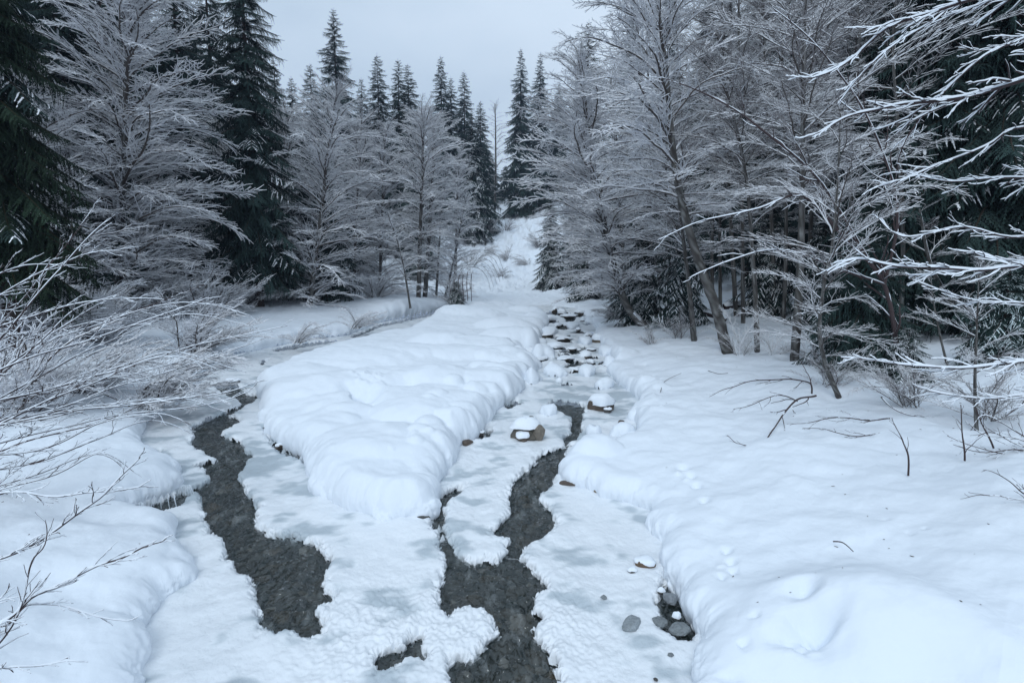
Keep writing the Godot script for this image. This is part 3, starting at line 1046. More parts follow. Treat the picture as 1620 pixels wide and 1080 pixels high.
func rocks() -> void:
	var tan_ := Color(.20, .165, .125)
	var dark := Color(.075, .07, .066)
	var brown := Color(.11, .085, .068)
	rock("big angular dark and tan boulder under a round snow cap beside the central channel", 833, 688, 52, 46, Color(.13, .12, .10), 402, 15, .1)
	rock("small tan block leaning on the right side of the snow-capped angular boulder", 852, 692, 24, 32, Color(.20, .175, .145), 403, 0, .1)
	rock("small round snow-covered stone in front of the angular boulder", 827, 694, 24, 12, brown, 404, 9, .1)
	rock("snow-heaped stone with bare dark feet beside the head of the central channel", 951, 646, 42, 26, brown, 405, 17, .1)
	rock("small dark stone at the right foot of the snow-heaped stone", 962, 650, 14, 10, dark, 406, 3, .1)
	rock("little dark reddish stone against the right bank, upper one of a close pair", 983, 670, 10, 9, brown, 407, 0, .12)
	rock("little tan stone with a white top, lower of a close pair at the right bank", 990, 679, 15, 12, tan_, 408, 4, .12)
	rock("small triangular brown stone with snow on its left, standing alone in the ice", 924, 707, 15, 12, brown, 409, 5, .1)
	rock("flat reddish brown stone set in the ice just above the snow lobe", 964, 704, 26, 11, brown, 410, 3, .1)
	rock("low row of dark stones half under snow at the right bank's foot", 1002, 691, 28, 10, dark, 411, 6, .1)
	rock("tiny brown stone in the ice left of the snow lobe", 913, 729, 13, 6, brown, 412, 2, .1)
	rock("dark stone under the left end of the snow lobe on the right bank", 903, 766, 34, 9, brown, 413, 0, .06, .5)
	rock("flat brown stone under the middle of the snow lobe on the right bank", 925, 770, 26, 7, brown, 414, 0, .06, .5)
	rock("pale tan upright stone at the right end of the dark stones under the snow lobe", 946, 778, 15, 18, tan_, 415, 0, .06)
	rock("brown boulder under a thick snow cap where the right bank narrows", 946, 540, 20, 12, tan_, 416, 10, .1)
	rock("brown boulder under a thick snow cap at the right bank's corner, nearer one", 964, 580, 22, 12, tan_, 417, 16, .1)
	rock("thin dark stone lying in the ice left of the farther capped boulder", 936, 554, 18, 5, dark, 418, 2, .1)
	rock("brown stone with a lumpy snow hat on the near ice beside the right bank", 1021, 892, 34, 16, Color(.16, .11, .07), 419, 8, .07)
	rock("small snow-covered stone just left of the snow-hatted brown stone", 1001, 904, 18, 8, dark, 420, 6, .07)
	rock("grey ice-glazed stone lying alone on the near ice", 999, 990, 42, 18, Color(.30, .33, .35), 421, 0, .07)
	rock("dark ice-glazed stone in the middle of the wet hollow at the bank", 1045, 988, 30, 16, Color(.20, .22, .23), 422, 0, .05)
	rock("grey ice-glazed stone with a white corner in the wet hollow at the bank", 1076, 996, 38, 16, Color(.22, .24, .25), 423, 0, .05)
	rock("black stone tucked under the edge of the near right bank", 1092, 975, 20, 18, Color(.06, .05, .05), 424, 0, .05)
	rock("small white snow-topped stone in the wet hollow at the bank", 1071, 978, 15, 10, dark, 425, 9, .1)
	rock("slanting grey slab under a strip of snow above the wet hollow", 1060, 950, 28, 18, Color(.25, .27, .29), 426, 0, .06)
	rock("small dark stone with a snow hat left of the slanting slab", 1046, 936, 13, 8, dark, 427, 6, .08)
	rock("pebble-sized grey stone frozen in the near ice, lowest one", 1037, 1075, 9, 4, dark, 428, 0, .08)
	rock("small grey stone frozen in the near ice below the glazed stone", 1062, 1037, 13, 6, Color(.2, .22, .23), 429, 0, .08)
	rock("tiny grey stone frozen in the near ice left of the snow-hatted stone", 955, 945, 12, 5, Color(.22, .24, .25), 430, 0, .08)
	rock("reddish stone under the island's right rim beside the little pool", 740, 702, 20, 10, brown, 431, 0, .08)
	rock("dark stone in the notch of the island's right rim", 757, 686, 22, 12, dark, 432, 3, .08)
	rock("small dark stone under the island's front lip", 601, 816, 18, 8, brown, 433, 0, .07)
	rock("grey stone under the right corner of the island's front lip", 669, 819, 26, 8, dark, 434, 0, .07)
	rock("brown stone in the dark gap under the island's left rim", 443, 707, 17, 9, brown, 435, 4, .07)
	rock("black stone in the dark gap farther up under the island's left rim", 424, 677, 13, 9, dark, 436, 4, .07)
	rock("flat stone showing between water and ice at the head of the left channel", 368, 604, 26, 6, dark, 437, 5, .1)
	rock("low dark boulder in the rapids between the far ice shelves", 826, 560, 22, 8, brown, 438, 6, .1)
	rock("snow-capped boulder at the far end of the island's right side", 812, 548, 16, 8, dark, 439, 12, .1)
	var rng := RandomNumberGenerator.new()
	rng.seed = 44
	for a in RAPIDS:
		rock("small snow-capped dark stone in the far rapids right of the island", a[0], a[1] + 2, rng.randf_range(7, 17) + 20 * pow(rng.randf(), 3), rng.randf_range(4, 11), Color(.10, .085, .07) * rng.randf_range(.6, 1.4), 450 + rng.randi() % 6, rng.randf_range(3, 9), .04, rng.randf_range(.8, 1.6), "snow-capped stones of the far rapids")

# ---------------------------------------------------------------- trees
func prototypes() -> void:
	var bark := Color(.085, .07, .062)
	for k in 8: frosty.append(frost_bough(500 + k, bark, SNOW, Color(.66, .66, .69), .75 - .09 * k, -.5 + .05 * k, 1.75, .97))
	for k in 6: barer.append(frost_bough(520 + k, bark, SNOW, Color(.26, .24, .24), .62 - .12 * k, -.45 + .08 * k, 1.25, .93))
	for k in 3: spr_dark.append(spruce_bough(540 + k, .7, .0, .55))
	for k in 3: spr_snow.append(spruce_bough(550 + k, .75, .42, .3))

func peak(label: String, ax: float, ay: float, d: float, radius: float, snowy: bool, seed_: int, group := "", tint := Color.WHITE, low := .06) -> void:
	# a spruce whose tip shows at that pixel, that far off
	var p := at(ax, ay, d)
	var foot := stand(p.x, d)
	spruce(label, group, foot, p.y - foot.y, radius, snowy, seed_, low, tint)

func spruces() -> void:
	var sky := "spruces on the skyline round the gap of sky"
	peak("tallest slender spruce left of the sky gap, its tip near the top of the picture", 527, 12, 66, 5.5, false, 601, sky)
	peak("lower spruce close on the left of the tallest skyline spruce", 490, 100, 60, 4.2, false, 602, sky)
	peak("dark pointed spruce second to the right of the tallest skyline spruce", 596, 83, 72, 4.8, false, 603, sky)
	peak("short spruce tip between the tallest skyline spruce and its right neighbour", 571, 122, 74, 3.9, false, 604, sky)
	peak("left spruce of the dark twin pair with joined crowns on the skyline", 629, 92, 70, 4.8, false, 605, sky)
	peak("right spruce of the dark twin pair with joined crowns on the skyline", 645, 100, 73, 5.1, false, 606, sky)
	peak("spruce at the middle of the skyline, left and tallest of the central group", 697, 86, 105, 5.6, false, 607, sky)
	peak("spruce just right of the tallest one of the central group", 713, 120, 112, 5.1, false, 608, sky)
	peak("pointed spruce right of the middle, second tallest of the central group", 734, 110, 104, 5.2, false, 609, sky)
	peak("spruce at the right end of the central group, stepping down to the gully", 760, 158, 102, 4.9, false, 610, sky)
	peak("snow-dusted spruce in front of the central group, its foot by the gully", 746, 172, 94, 4.9, true, 611, sky)
	peak("slim spruce at the right of the sky gap, leftmost of the right-hand pair", 824, 75, 118, 5.6, false, 612, sky)
	peak("spruce at the right of the sky gap, right one of the right-hand pair", 855, 82, 122, 5.7, false, 613, sky)
	peak("tall spruce behind the frosted crowns right of the sky gap", 932, 30, 62, 5.2, false, 614, sky)
	peak("small dark spruce at the head of the gully under the birch", 775, 238, 138, 5.2, false, 615, sky)
	peak("small dark spruce at the head of the gully, right of its pale birch", 800, 262, 145, 5.2, false, 616, sky)
	peak("spruce rising behind the right-hand pair, hidden to its tip", 885, 130, 128, 5.5, false, 617, sky)
	var left := "dark spruces behind the left bank"
	peak("huge drooping spruce left of the sky gap, its top above the picture", 372, -190, 27, 3.0, false, 620, left, Color.WHITE, .1)
	peak("huge near spruce filling the upper left corner with hanging olive boughs", -120, -700, 14, 2.3, false, 621, left, Color(.6, .62, .42), .12)
	peak("dark spruce behind the tall frosted alder, left of its trunk", 140, -210, 27, 3.0, false, 622, left)
	peak("dark spruce behind the tall frosted alder, right of its trunk", 262, -160, 32, 3.1, false, 623, left)
	peak("dark spruce just left of the huge drooping one", 318, -120, 36, 3.0, false, 624, left)
	peak("dark spruce at the left edge behind the corner spruce", 60, -260, 22, 2.9, false, 625, left)
	peak("slim dark spruce just right of the huge drooping one", 432, 90, 44, 2.4, false, 626, left)
	peak("broad dark spruce far back between alder and drooping spruce", 210, -60, 44, 3.6, false, 627, left)
	peak("dark spruce at the far left, behind everything", -60, -300, 26, 3.6, false, 628, left)
	peak("dark spruce far back beneath the lower skyline spruce", 460, 120, 50, 2.8, false, 629, left)
	peak("dark spruce far back beneath the twin pair", 660, 190, 58, 2.6, false, 630, left)
	peak("dark spruce far back left of the twin pair's foot", 560, 190, 54, 2.6, false, 631, left)
	var right := "dark spruces of the right-hand wood"
	var rl := ["tall spruce just right of the sky gap, behind the leaning alders", "tall spruce behind the big two-topped alder", "dark spruce over the bright chinks of sky at the upper right", "dark spruce right of the bright chinks of sky", "dark spruce behind the straight alder in the right wood", "big dark spruce behind the snowy young spruce", "huge dark spruce above the young snowy spruce, near the right edge", "huge dark spruce at the right edge behind the snow-laden limbs", "spruce at the far right, mostly out of the picture"]
	var rp := [[1000, 10, 48, 3.2], [1062, -70, 42, 3.2], [1135, -90, 38, 3.0], [1215, -150, 33, 3.0], [1300, -230, 28, 3.0], [1385, -330, 23, 2.9], [1470, -460, 18, 2.7], [1560, -560, 15, 2.6], [1680, -640, 14, 2.8]]
	for k in rp.size(): peak(rl[k], rp[k][0], rp[k][1], rp[k][2], rp[k][3], false, 640 + k, right, Color.WHITE, .1)
	var young := "snowy young spruces under the right-hand wood"
	peak("snow-dusted young spruce over a dark hollow right of the bent sapling", 1380, 312, 11.5, 1.5, false, 660, young, Color.WHITE, .05)
	peak("snow-covered young spruce behind the big leaning alder's foot", 1085, 300, 20.5, 1.7, true, 661, young)
	peak("snow-covered young spruce left of the big leaning alder, right of the low leaning trunk", 1020, 330, 23, 1.7, true, 662, young)
	peak("snow-dusted young spruce behind the straight alder in the right wood", 1225, 300, 22, 1.7, true, 663, young)
	peak("dark young spruce at the right edge, its foot by the lowest snow-laden limbs", 1600, 420, 10.5, 1.1, true, 664, young, Color(.8, .9, .9))
	peak("little snowy spruce at the foot of the gully's right flank, lower one", 925, 350, 42, 2.2, true, 665, young)
	peak("little snowy spruce on the gully's right flank, upper one", 872, 300, 56, 2.4, true, 666, young)
	peak("snowy young spruce deep in the wood between straight alder and young snowy spruce", 1310, 330, 19, 1.5, true, 667, young)
	peak("low snowy spruce on the stream bank behind the low leaning trunk", 985, 430, 27, 1.6, true, 668, young)
	peak("snowy young spruce deep in the wood left of the right-edge spruce", 1500, 380, 15, 1.3, true, 669, young)
	peak("small snowy spruce at the bend of the left bank, under the arching stems", 722, 445, 33, .9, true, 670, young)
	peak("small dark seedling spruce left of the young snowy spruce's hollow", 1440, 520, 10.2, .6, true, 671, young)
	# the closed wood on both slopes, seen only as a dark mass between the nearer trees
	var rng := RandomNumberGenerator.new()
	rng.seed = 77
	for sidek in 2:
		var tr := [[], [], []]
		var co := [[], [], []]
		var trunks := MB.new()
		for k in 75:
			var d := rng.randf_range(26, 95)
			var x := 0.0
			if sidek == 0: x = -rng.randf_range(.22 + 4.0 / d, 1.3) * d
			else: x = rng.randf_range(.27 + 2.0 / d, 1.35) * d
			var foot := stand(x, d)
			var H := rng.randf_range(15, 24)
			if sidek == 0: H = minf(H, (at(0, -60.0 if x / d < -.49 else 190.0, d).y - foot.y) * rng.randf_range(.85, 1.1))
			else: H = minf(H, (at(0, lerpf(190, -120, clampf((x / d - .2) / .3, 0, 1)), d).y - foot.y) * rng.randf_range(.85, 1.1))
			if H < 4.0: continue
			tube(trunks, [foot - Vector3(0, .5, 0), foot + Vector3(0, H * .5, 0), foot + Vector3(0, H, 0)], H * .011, .02, 5, Color(.055, .045, .04))
			var y := H * rng.randf_range(.05, .2)
			var R := rng.randf_range(2.4, 3.4)
			while y < H * .98:
				var f := y / H
				var L := R * pow(1.0 - f, .8) + .15
				var cnt := 6 if f < .6 else 5
				var a0 := rng.randf() * TAU
				for q in cnt:
					var sc := L * rng.randf_range(.75, 1.2)
					var bs := (Basis(UPV, a0 + TAU * q / cnt + rng.randf_range(-.3, .3)) * Basis(Vector3.BACK, lerpf(-.32, .5, f * f) + rng.randf_range(-.15, .12))) * Basis.from_scale(Vector3(sc, sc, sc * 1.15))
					var w := rng.randi() % 3
					tr[w].append(Transform3D(bs, foot + Vector3(0, y, 0)))
					co[w].append(Color.WHITE * rng.randf_range(.7, 1.2))
				y += maxf(L * .24, .3)
		var o := base("spruce_forest", Vector3.ZERO)
		tag(o, "dense dark spruce wood on the slope behind the %s bank" % ["left", "right"][sidek], "forest", "", "stuff")
		part("trunks", trunks.mesh(), M.vertex, o, "stuff")
		for w in 3: many("boughs", spr_dark[w], M.vertex, tr[w], co[w], o)

func bare_trees() -> void:
	var g := "frosted alders along the left bank"
	bare_tree("tall frosted alder on the left bank with wide weeping crown and brown trunk", g, [[187, 497], [191, 400], [194, 280], [198, 150], [203, 20], [212, -90]], 13, 3.4, 230, 0, 700, .12)
	bare_tree("thin frosted alder close on the right of the tall frosted alder's foot", g, [[240, 490], [243, 400], [247, 300], [255, 190]], 7, 2.2, 90, 0, 701, .15)
	bare_tree("frosted alder leaning over at the far left edge", g, [[40, 505], [45, 380], [40, 240], [30, 120]], 9, 2.6, 105, 0, 702, .15)
	bare_tree("pale slim alder in front of the huge drooping spruce", g, [[362, 470], [362, 350], [361, 240], [364, 170]], 6, 2.3, 84, 0, 703, .2)
	bare_tree("crooked frosted alder on the left bank right of the drooping spruce", g, [[490, 481], [497, 420], [507, 345], [514, 280], [522, 210], [532, 150]], 9, 2.9, 135, 0, 704, .16)
	bare_tree("straight dark-stemmed frosted alder, front stem of the clump at the stream bend", g, [[662, 471], [664, 390], [667, 300], [669, 225], [671, 185]], 9, 2.6, 105, 0, 705, .3)
	bare_tree("double-barked frosted alder just right of the clump's front stem", g, [[672, 470], [677, 400], [682, 320], [686, 230], [688, 190]], 9, 2.4, 96, 0, 706, .3)
	bare_tree("thin stem third from the left in the clump at the stream bend", g, [[690, 470], [694, 400], [700, 320], [712, 250]], 5, 2.0, 60, 0, 707, .25)
	bare_tree("thin stem leaning right at the right of the clump at the stream bend", g, [[704, 470], [716, 420], [728, 360], [738, 310]], 5, 1.9, 60, 0, 708, .25)
	bare_tree("curved sapling at the left of the clump, lower bent stem", g, [[647, 474], [640, 430], [628, 380], [612, 335]], 4, 1.3, 39, 0, 709, .3)
	bare_tree("frosted alder behind the clump, left of its front stem", g, [[600, 462], [603, 380], [606, 290], [610, 205]], 7, 3.0, 114, 0, 710, .12)
	bare_tree("frosted alder between the crooked alder and the clump", g, [[560, 460], [562, 370], [567, 270], [572, 190]], 7, 3.2, 120, 0, 711, .12)
	bare_tree("frosted alder left of the crooked alder, under the lower skyline spruce", g, [[440, 462], [443, 370], [450, 260], [455, 180]], 7, 3.0, 120, 0, 712, .12)
	bare_tree("small frosted alder at the foot of the drooping spruce", g, [[395, 470], [400, 420], [408, 350], [415, 300]], 5, 2.2, 69, 0, 713, .12)
	bare_tree("far frosted alder behind the clump, before the snow-dusted spruce", g, [[720, 440], [722, 370], [724, 290], [728, 240]], 6, 2.8, 90, 0, 714, .1)
	bare_tree("thin frosted alder left of the tall frosted alder", g, [[118, 505], [112, 400], [105, 280], [98, 170]], 6, 2.2, 84, 0, 715, .12)
	bare_tree("pale bare birch in the gap of the gully between the spruces", "", [[783, 330], [784, 270], [784, 210], [783, 165]], 5, 3.2, 60, 1, 716, .25, "birch_tree")
	var r := "bare alders along the right bank"
	bare_tree("alder with a low curved trunk leaning out over the stream at the right bank's bend", r, [[1018, 515], [990, 480], [968, 410], [953, 340], [938, 255], [928, 180], [915, 90]], 15, 2.6, 150, 0, 720, .3, "alder_tree", "tree", -.35)
	bare_tree("straight slim alder between the low leaning trunk and the big leaning alder", r, [[1057, 510], [1058, 440], [1056, 360], [1052, 260], [1050, 150]], 13, 2.6, 60, 0, 721, .55)
	bare_tree("slim alder leaning left just left of the big leaning alder's foot", r, [[1098, 535], [1092, 470], [1084, 400], [1072, 300], [1060, 210]], 11, 2.2, 46, 1, 722, .55)
	bare_tree("big mossy-barked alder leaning left with two tops, thickest trunk on the right bank", r, [[1150, 552], [1132, 485], [1108, 420], [1085, 345], [1068, 260], [1058, 160], [1048, 60], [1030, -60]], 19, 2.4, 60, 0, 723, .5, "alder_tree", "tree", -.3)
	bare_tree("thin wavy-stemmed alder between the big leaning alder and the straight alder", r, [[1198, 550], [1196, 480], [1190, 390], [1182, 290], [1165, 200], [1140, 110]], 10, 2.2, 46, 1, 724, .55)
	bare_tree("straight smooth alder standing in open snow in the right wood", r, [[1258, 563], [1264, 470], [1268, 370], [1270, 250], [1272, 100], [1276, -60]], 16, 2.2, 56, 1, 725, .55)
	bare_tree("bent sapling rising from the snow left of the young snowy spruce", r, [[1324, 620], [1306, 575], [1297, 520], [1304, 450], [1318, 380], [1326, 280], [1330, 180]], 9, 1.5, 34, 1, 726, .3)
	bare_tree("frosted alder on the right slope, leftmost crown beside the sky gap", r, [[915, 450], [912, 390], [906, 320], [900, 250]], 7, 2.3, 126, 0, 727, .06)
	bare_tree("frosted alder behind the low leaning trunk, second crown from the sky gap", r, [[940, 470], [936, 390], [928, 290], [922, 200]], 8, 2.6, 135, 0, 728, .08)
	bare_tree("frosted alder with a tall crown behind the straight slim alder", r, [[990, 480], [985, 380], [975, 250], [965, 110]], 9, 3.0, 126, 0, 729, .25)
	bare_tree("slender bare alder with its top against the sky right of the gap", r, [[1030, 495], [1028, 380], [1020, 230], [1010, 60], [1000, -40]], 10, 2.8, 70, 0, 730, .45)
	bare_tree("thick grey trunk standing behind the young snowy spruce", r, [[1380, 500], [1378, 380], [1377, 250], [1374, 100], [1370, -60]], 18, 2.2, 40, 1, 731, .35)
	bare_tree("bare alder deep in the wood between thin wavy alder and straight alder", r, [[1225, 500], [1222, 380], [1215, 230], [1210, 80], [1206, -40]], 9, 2.4, 56, 1, 732, .5)
	bare_tree("bare alder in the wood behind the bent sapling", r, [[1330, 505], [1336, 380], [1340, 230], [1345, 60], [1350, -60]], 9, 2.2, 50, 1, 733, .5)
	bare_tree("bare alder deep in the wood right of the big leaning alder", r, [[1165, 500], [1158, 380], [1150, 230], [1146, 80], [1140, -60]], 9, 2.6, 60, 1, 734, .5)
	bare_tree("mossy trunk leaning left in the shade near the right edge", r, [[1545, 535], [1520, 500], [1490, 455], [1470, 410], [1455, 330]], 13, 1.4, 14, 1, 735, .5)
	bare_tree("dark thin sapling standing alone left of the leaning mossy trunk", r, [[1500, 580], [1490, 540], [1478, 480], [1472, 430]], 5, .7, 8, 1, 736, .5)
	bare_tree("dark thin stem in front of the dark young spruce at the right edge", r, [[1545, 665], [1543, 600], [1546, 520], [1550, 420]], 7, .9, 14, 1, 737, .4)
	var stems := [["thin bare stem between the straight slim alder and the low leaning trunk", 1036, 505, 7], ["thin bare stem just right of the big leaning alder's foot, deeper in the wood", 1176, 512, 8], ["thin bare stem close left of the straight smooth alder, deeper in the wood", 1240, 505, 8], ["thin bare stem between the straight smooth alder and the bent sapling", 1288, 500, 9], ["dark stem close behind the young snowy spruce's left side", 1352, 520, 10], ["dark stem right of the young snowy spruce, under the snow-laden limbs", 1425, 540, 9], ["thin bare stem behind the slim left-leaning alder", 1078, 505, 6], ["thin bare stem deep in the wood between big leaning and thin wavy alders", 1128, 498, 7]]
	for k in stems.size():
		var x: float = stems[k][1]
		bare_tree(stems[k][0], r, [[x, stems[k][2]], [x - 6 + k % 3 * 5, 380], [x - 8 + k % 4 * 5, 220], [x - 12 + k % 5 * 5, 60], [x - 14 + k % 3 * 8, -60]], stems[k][3], 2.2, 26, 1, 780 + k, .5)
	var fine := [["fine frosted alder behind the slim top-to-sky alder", 1012, 496, 7, 2.4], ["fine frosted alder behind the big leaning alder's upper trunk", 1140, 492, 7, 2.2], ["fine frosted alder between thin wavy and straight alders, far back", 1212, 490, 7, 2.2], ["fine frosted alder right of the straight smooth alder, far back", 1302, 492, 7, 2.2], ["fine frosted alder behind the young snowy spruce's right side", 1402, 505, 8, 2.0], ["fine frosted alder deep in the shade above the leaning mossy trunk", 1478, 500, 7, 1.8]]
	for k in fine.size():
		var x: float = fine[k][1]
		bare_tree(fine[k][0], r, [[x, fine[k][2]], [x + 4 - k % 3 * 5, 380], [x - 6 + k % 4 * 5, 230], [x - 10 + k % 2 * 9, 60], [x - 12 + k % 3 * 8, -40]], fine[k][3], fine[k][4], 56, 0, 790 + k, .36)
	# brush
	var b := "frosted brush along the left bank"
	var bl := [["frosted shrub at the water's edge below the tall alder, reaching over the left channel", 225, 640, 1.9, 34, 0.0, .8], ["frosted shrub behind the water's edge, right of the tall alder's foot", 300, 555, 2.2, 36, 0.0, .6], ["frosted shrub at the left edge, level with the island", 20, 650, 2.0, 30, .3, .5], ["frosted shrub under the tall frosted alder", 150, 540, 2.3, 34, 0.0, .4],
		["frosted shrub at the far left under the leaning alder", 30, 540, 2.4, 34, 0.0, .4], ["frosted shrub between tall alder and drooping spruce", 330, 500, 2.6, 36, 0.0, .4], ["frosted brush at the foot of the drooping spruce", 400, 480, 2.4, 34, 0.0, .2], ["frosted brush left of the crooked alder", 455, 475, 2.2, 30, 0.0, .2],
		["snowy bent twigs overhanging the far left channel, nearer tuft", 470, 540, 1.2, 16, 0.2, .7], ["snowy bent twigs overhanging the far left channel, farther tuft", 560, 517, 1.4, 18, .2, .7], ["frosted brush between the crooked alder and the clump", 590, 470, 2.4, 32, 0.0, .2], ["low brush at the right foot of the clump at the stream bend", 715, 476, 2.0, 30, 0.0, .5],
		["frosted shrub on the water's edge left, under the reaching limbs", 120, 620, 1.9, 32, .1, .7]]
	for k in bl.size(): shrub(bl[k][0], b, hit(bl[k][1], bl[k][2]), bl[k][3], bl[k][4], 0, 740 + k, bl[k][5], bl[k][6])
	var b2 := "low brush on the right bank and the far slope"
	var b3 := [["thin brush left of the straight alder's foot", 1225, 560, 1.0, 8, 0.0, .2], ["thin brush right of the straight alder's foot", 1285, 560, 1.1, 8, 0.0, .2], ["bare brush in front of the straight slim alder, at the top of the right bank", 1075, 535, 1.3, 12, PI, .4], ["bare brush between the big leaning alder and the thin wavy alder", 1172, 560, 1.2, 12, 0.0, .3], ["bare brush at the bent sapling's foot", 1312, 612, 1.0, 12, 0.0, .3], ["bare brush in front of the young snowy spruce", 1440, 640, 1.1, 14, PI, .5], ["bare brush at the foot of the dark thin stem near the right edge", 1560, 655, 1.2, 14, PI, .5], ["bare brush on the right bank's edge beside the low leaning trunk", 1030, 545, 1.1, 10, PI, .6], ["brush on the far slope left of the gully", 745, 420, 3.0, 26, 0.0, .2], ["brush on the far slope in the middle of the gully", 800, 410, 2.4, 18, 0.0, .2], ["brush at the stream's far bend on the right", 905, 455, 2.2, 24, PI, .6], ["brush on the gully's right flank", 850, 390, 3.0, 26, PI, .4], ["brush under the low leaning trunk over the stream", 985, 505, 1.6, 16, PI, .8], ["brush in the gully's head", 770, 372, 3.4, 26, 0.0, .2], ["drooping snowy shrub at the gully's foot, left of the far bend's ice", 790, 440, 2.0, 18, 0.0, .3], ["drooping snowy shrub on the right edge of the gully, halfway up", 838, 420, 2.6, 20, PI, .7], ["small bent shrub high in the gully, below the pale birch", 800, 365, 3.0, 18, 0.0, .3], ["small bent shrub on the gully's left edge beside the snow-dusted spruce", 765, 400, 2.6, 20, 0.0, .7]]
	for k in b3.size(): shrub(b3[k][0], b2, hit(b3[k][1], b3[k][2]), b3[k][3], b3[k][4], 1, 760 + k, b3[k][5], b3[k][6])

# ---------------------------------------------------------------- the near limbs that reach into the picture, and loose branches
const WOOD := Color(.075, .058, .055)

func limb(o: Node3D, path: Array, r0: float, r1: float, depth: int, gap: float, reach: float, seed_: int, h: float, cover: float, spread := .75, col := WOOD) -> void:
	var rng := RandomNumberGenerator.new()
	rng.seed = seed_
	var pts := []
	for a in path: pts.append(at(a[0], a[1], a[2]) - o.position)
	var wood := MB.new()
	var snow := MB.new()
	var line := bend(pts, 6)
	for k in line.size(): line[k] += Vector3(0, sin(k * .9 + seed_) * .006, cos(k * .7 + seed_) * .006)
	grow(wood, snow, line, r0, r1, depth, gap, reach, rng, h, cover, col, spread)
	var b := part("branch", wood.mesh(), M.vertex, o)
	if snow.i.size(): part("snow", snow.mesh(), M.snowcap, b, "stuff")

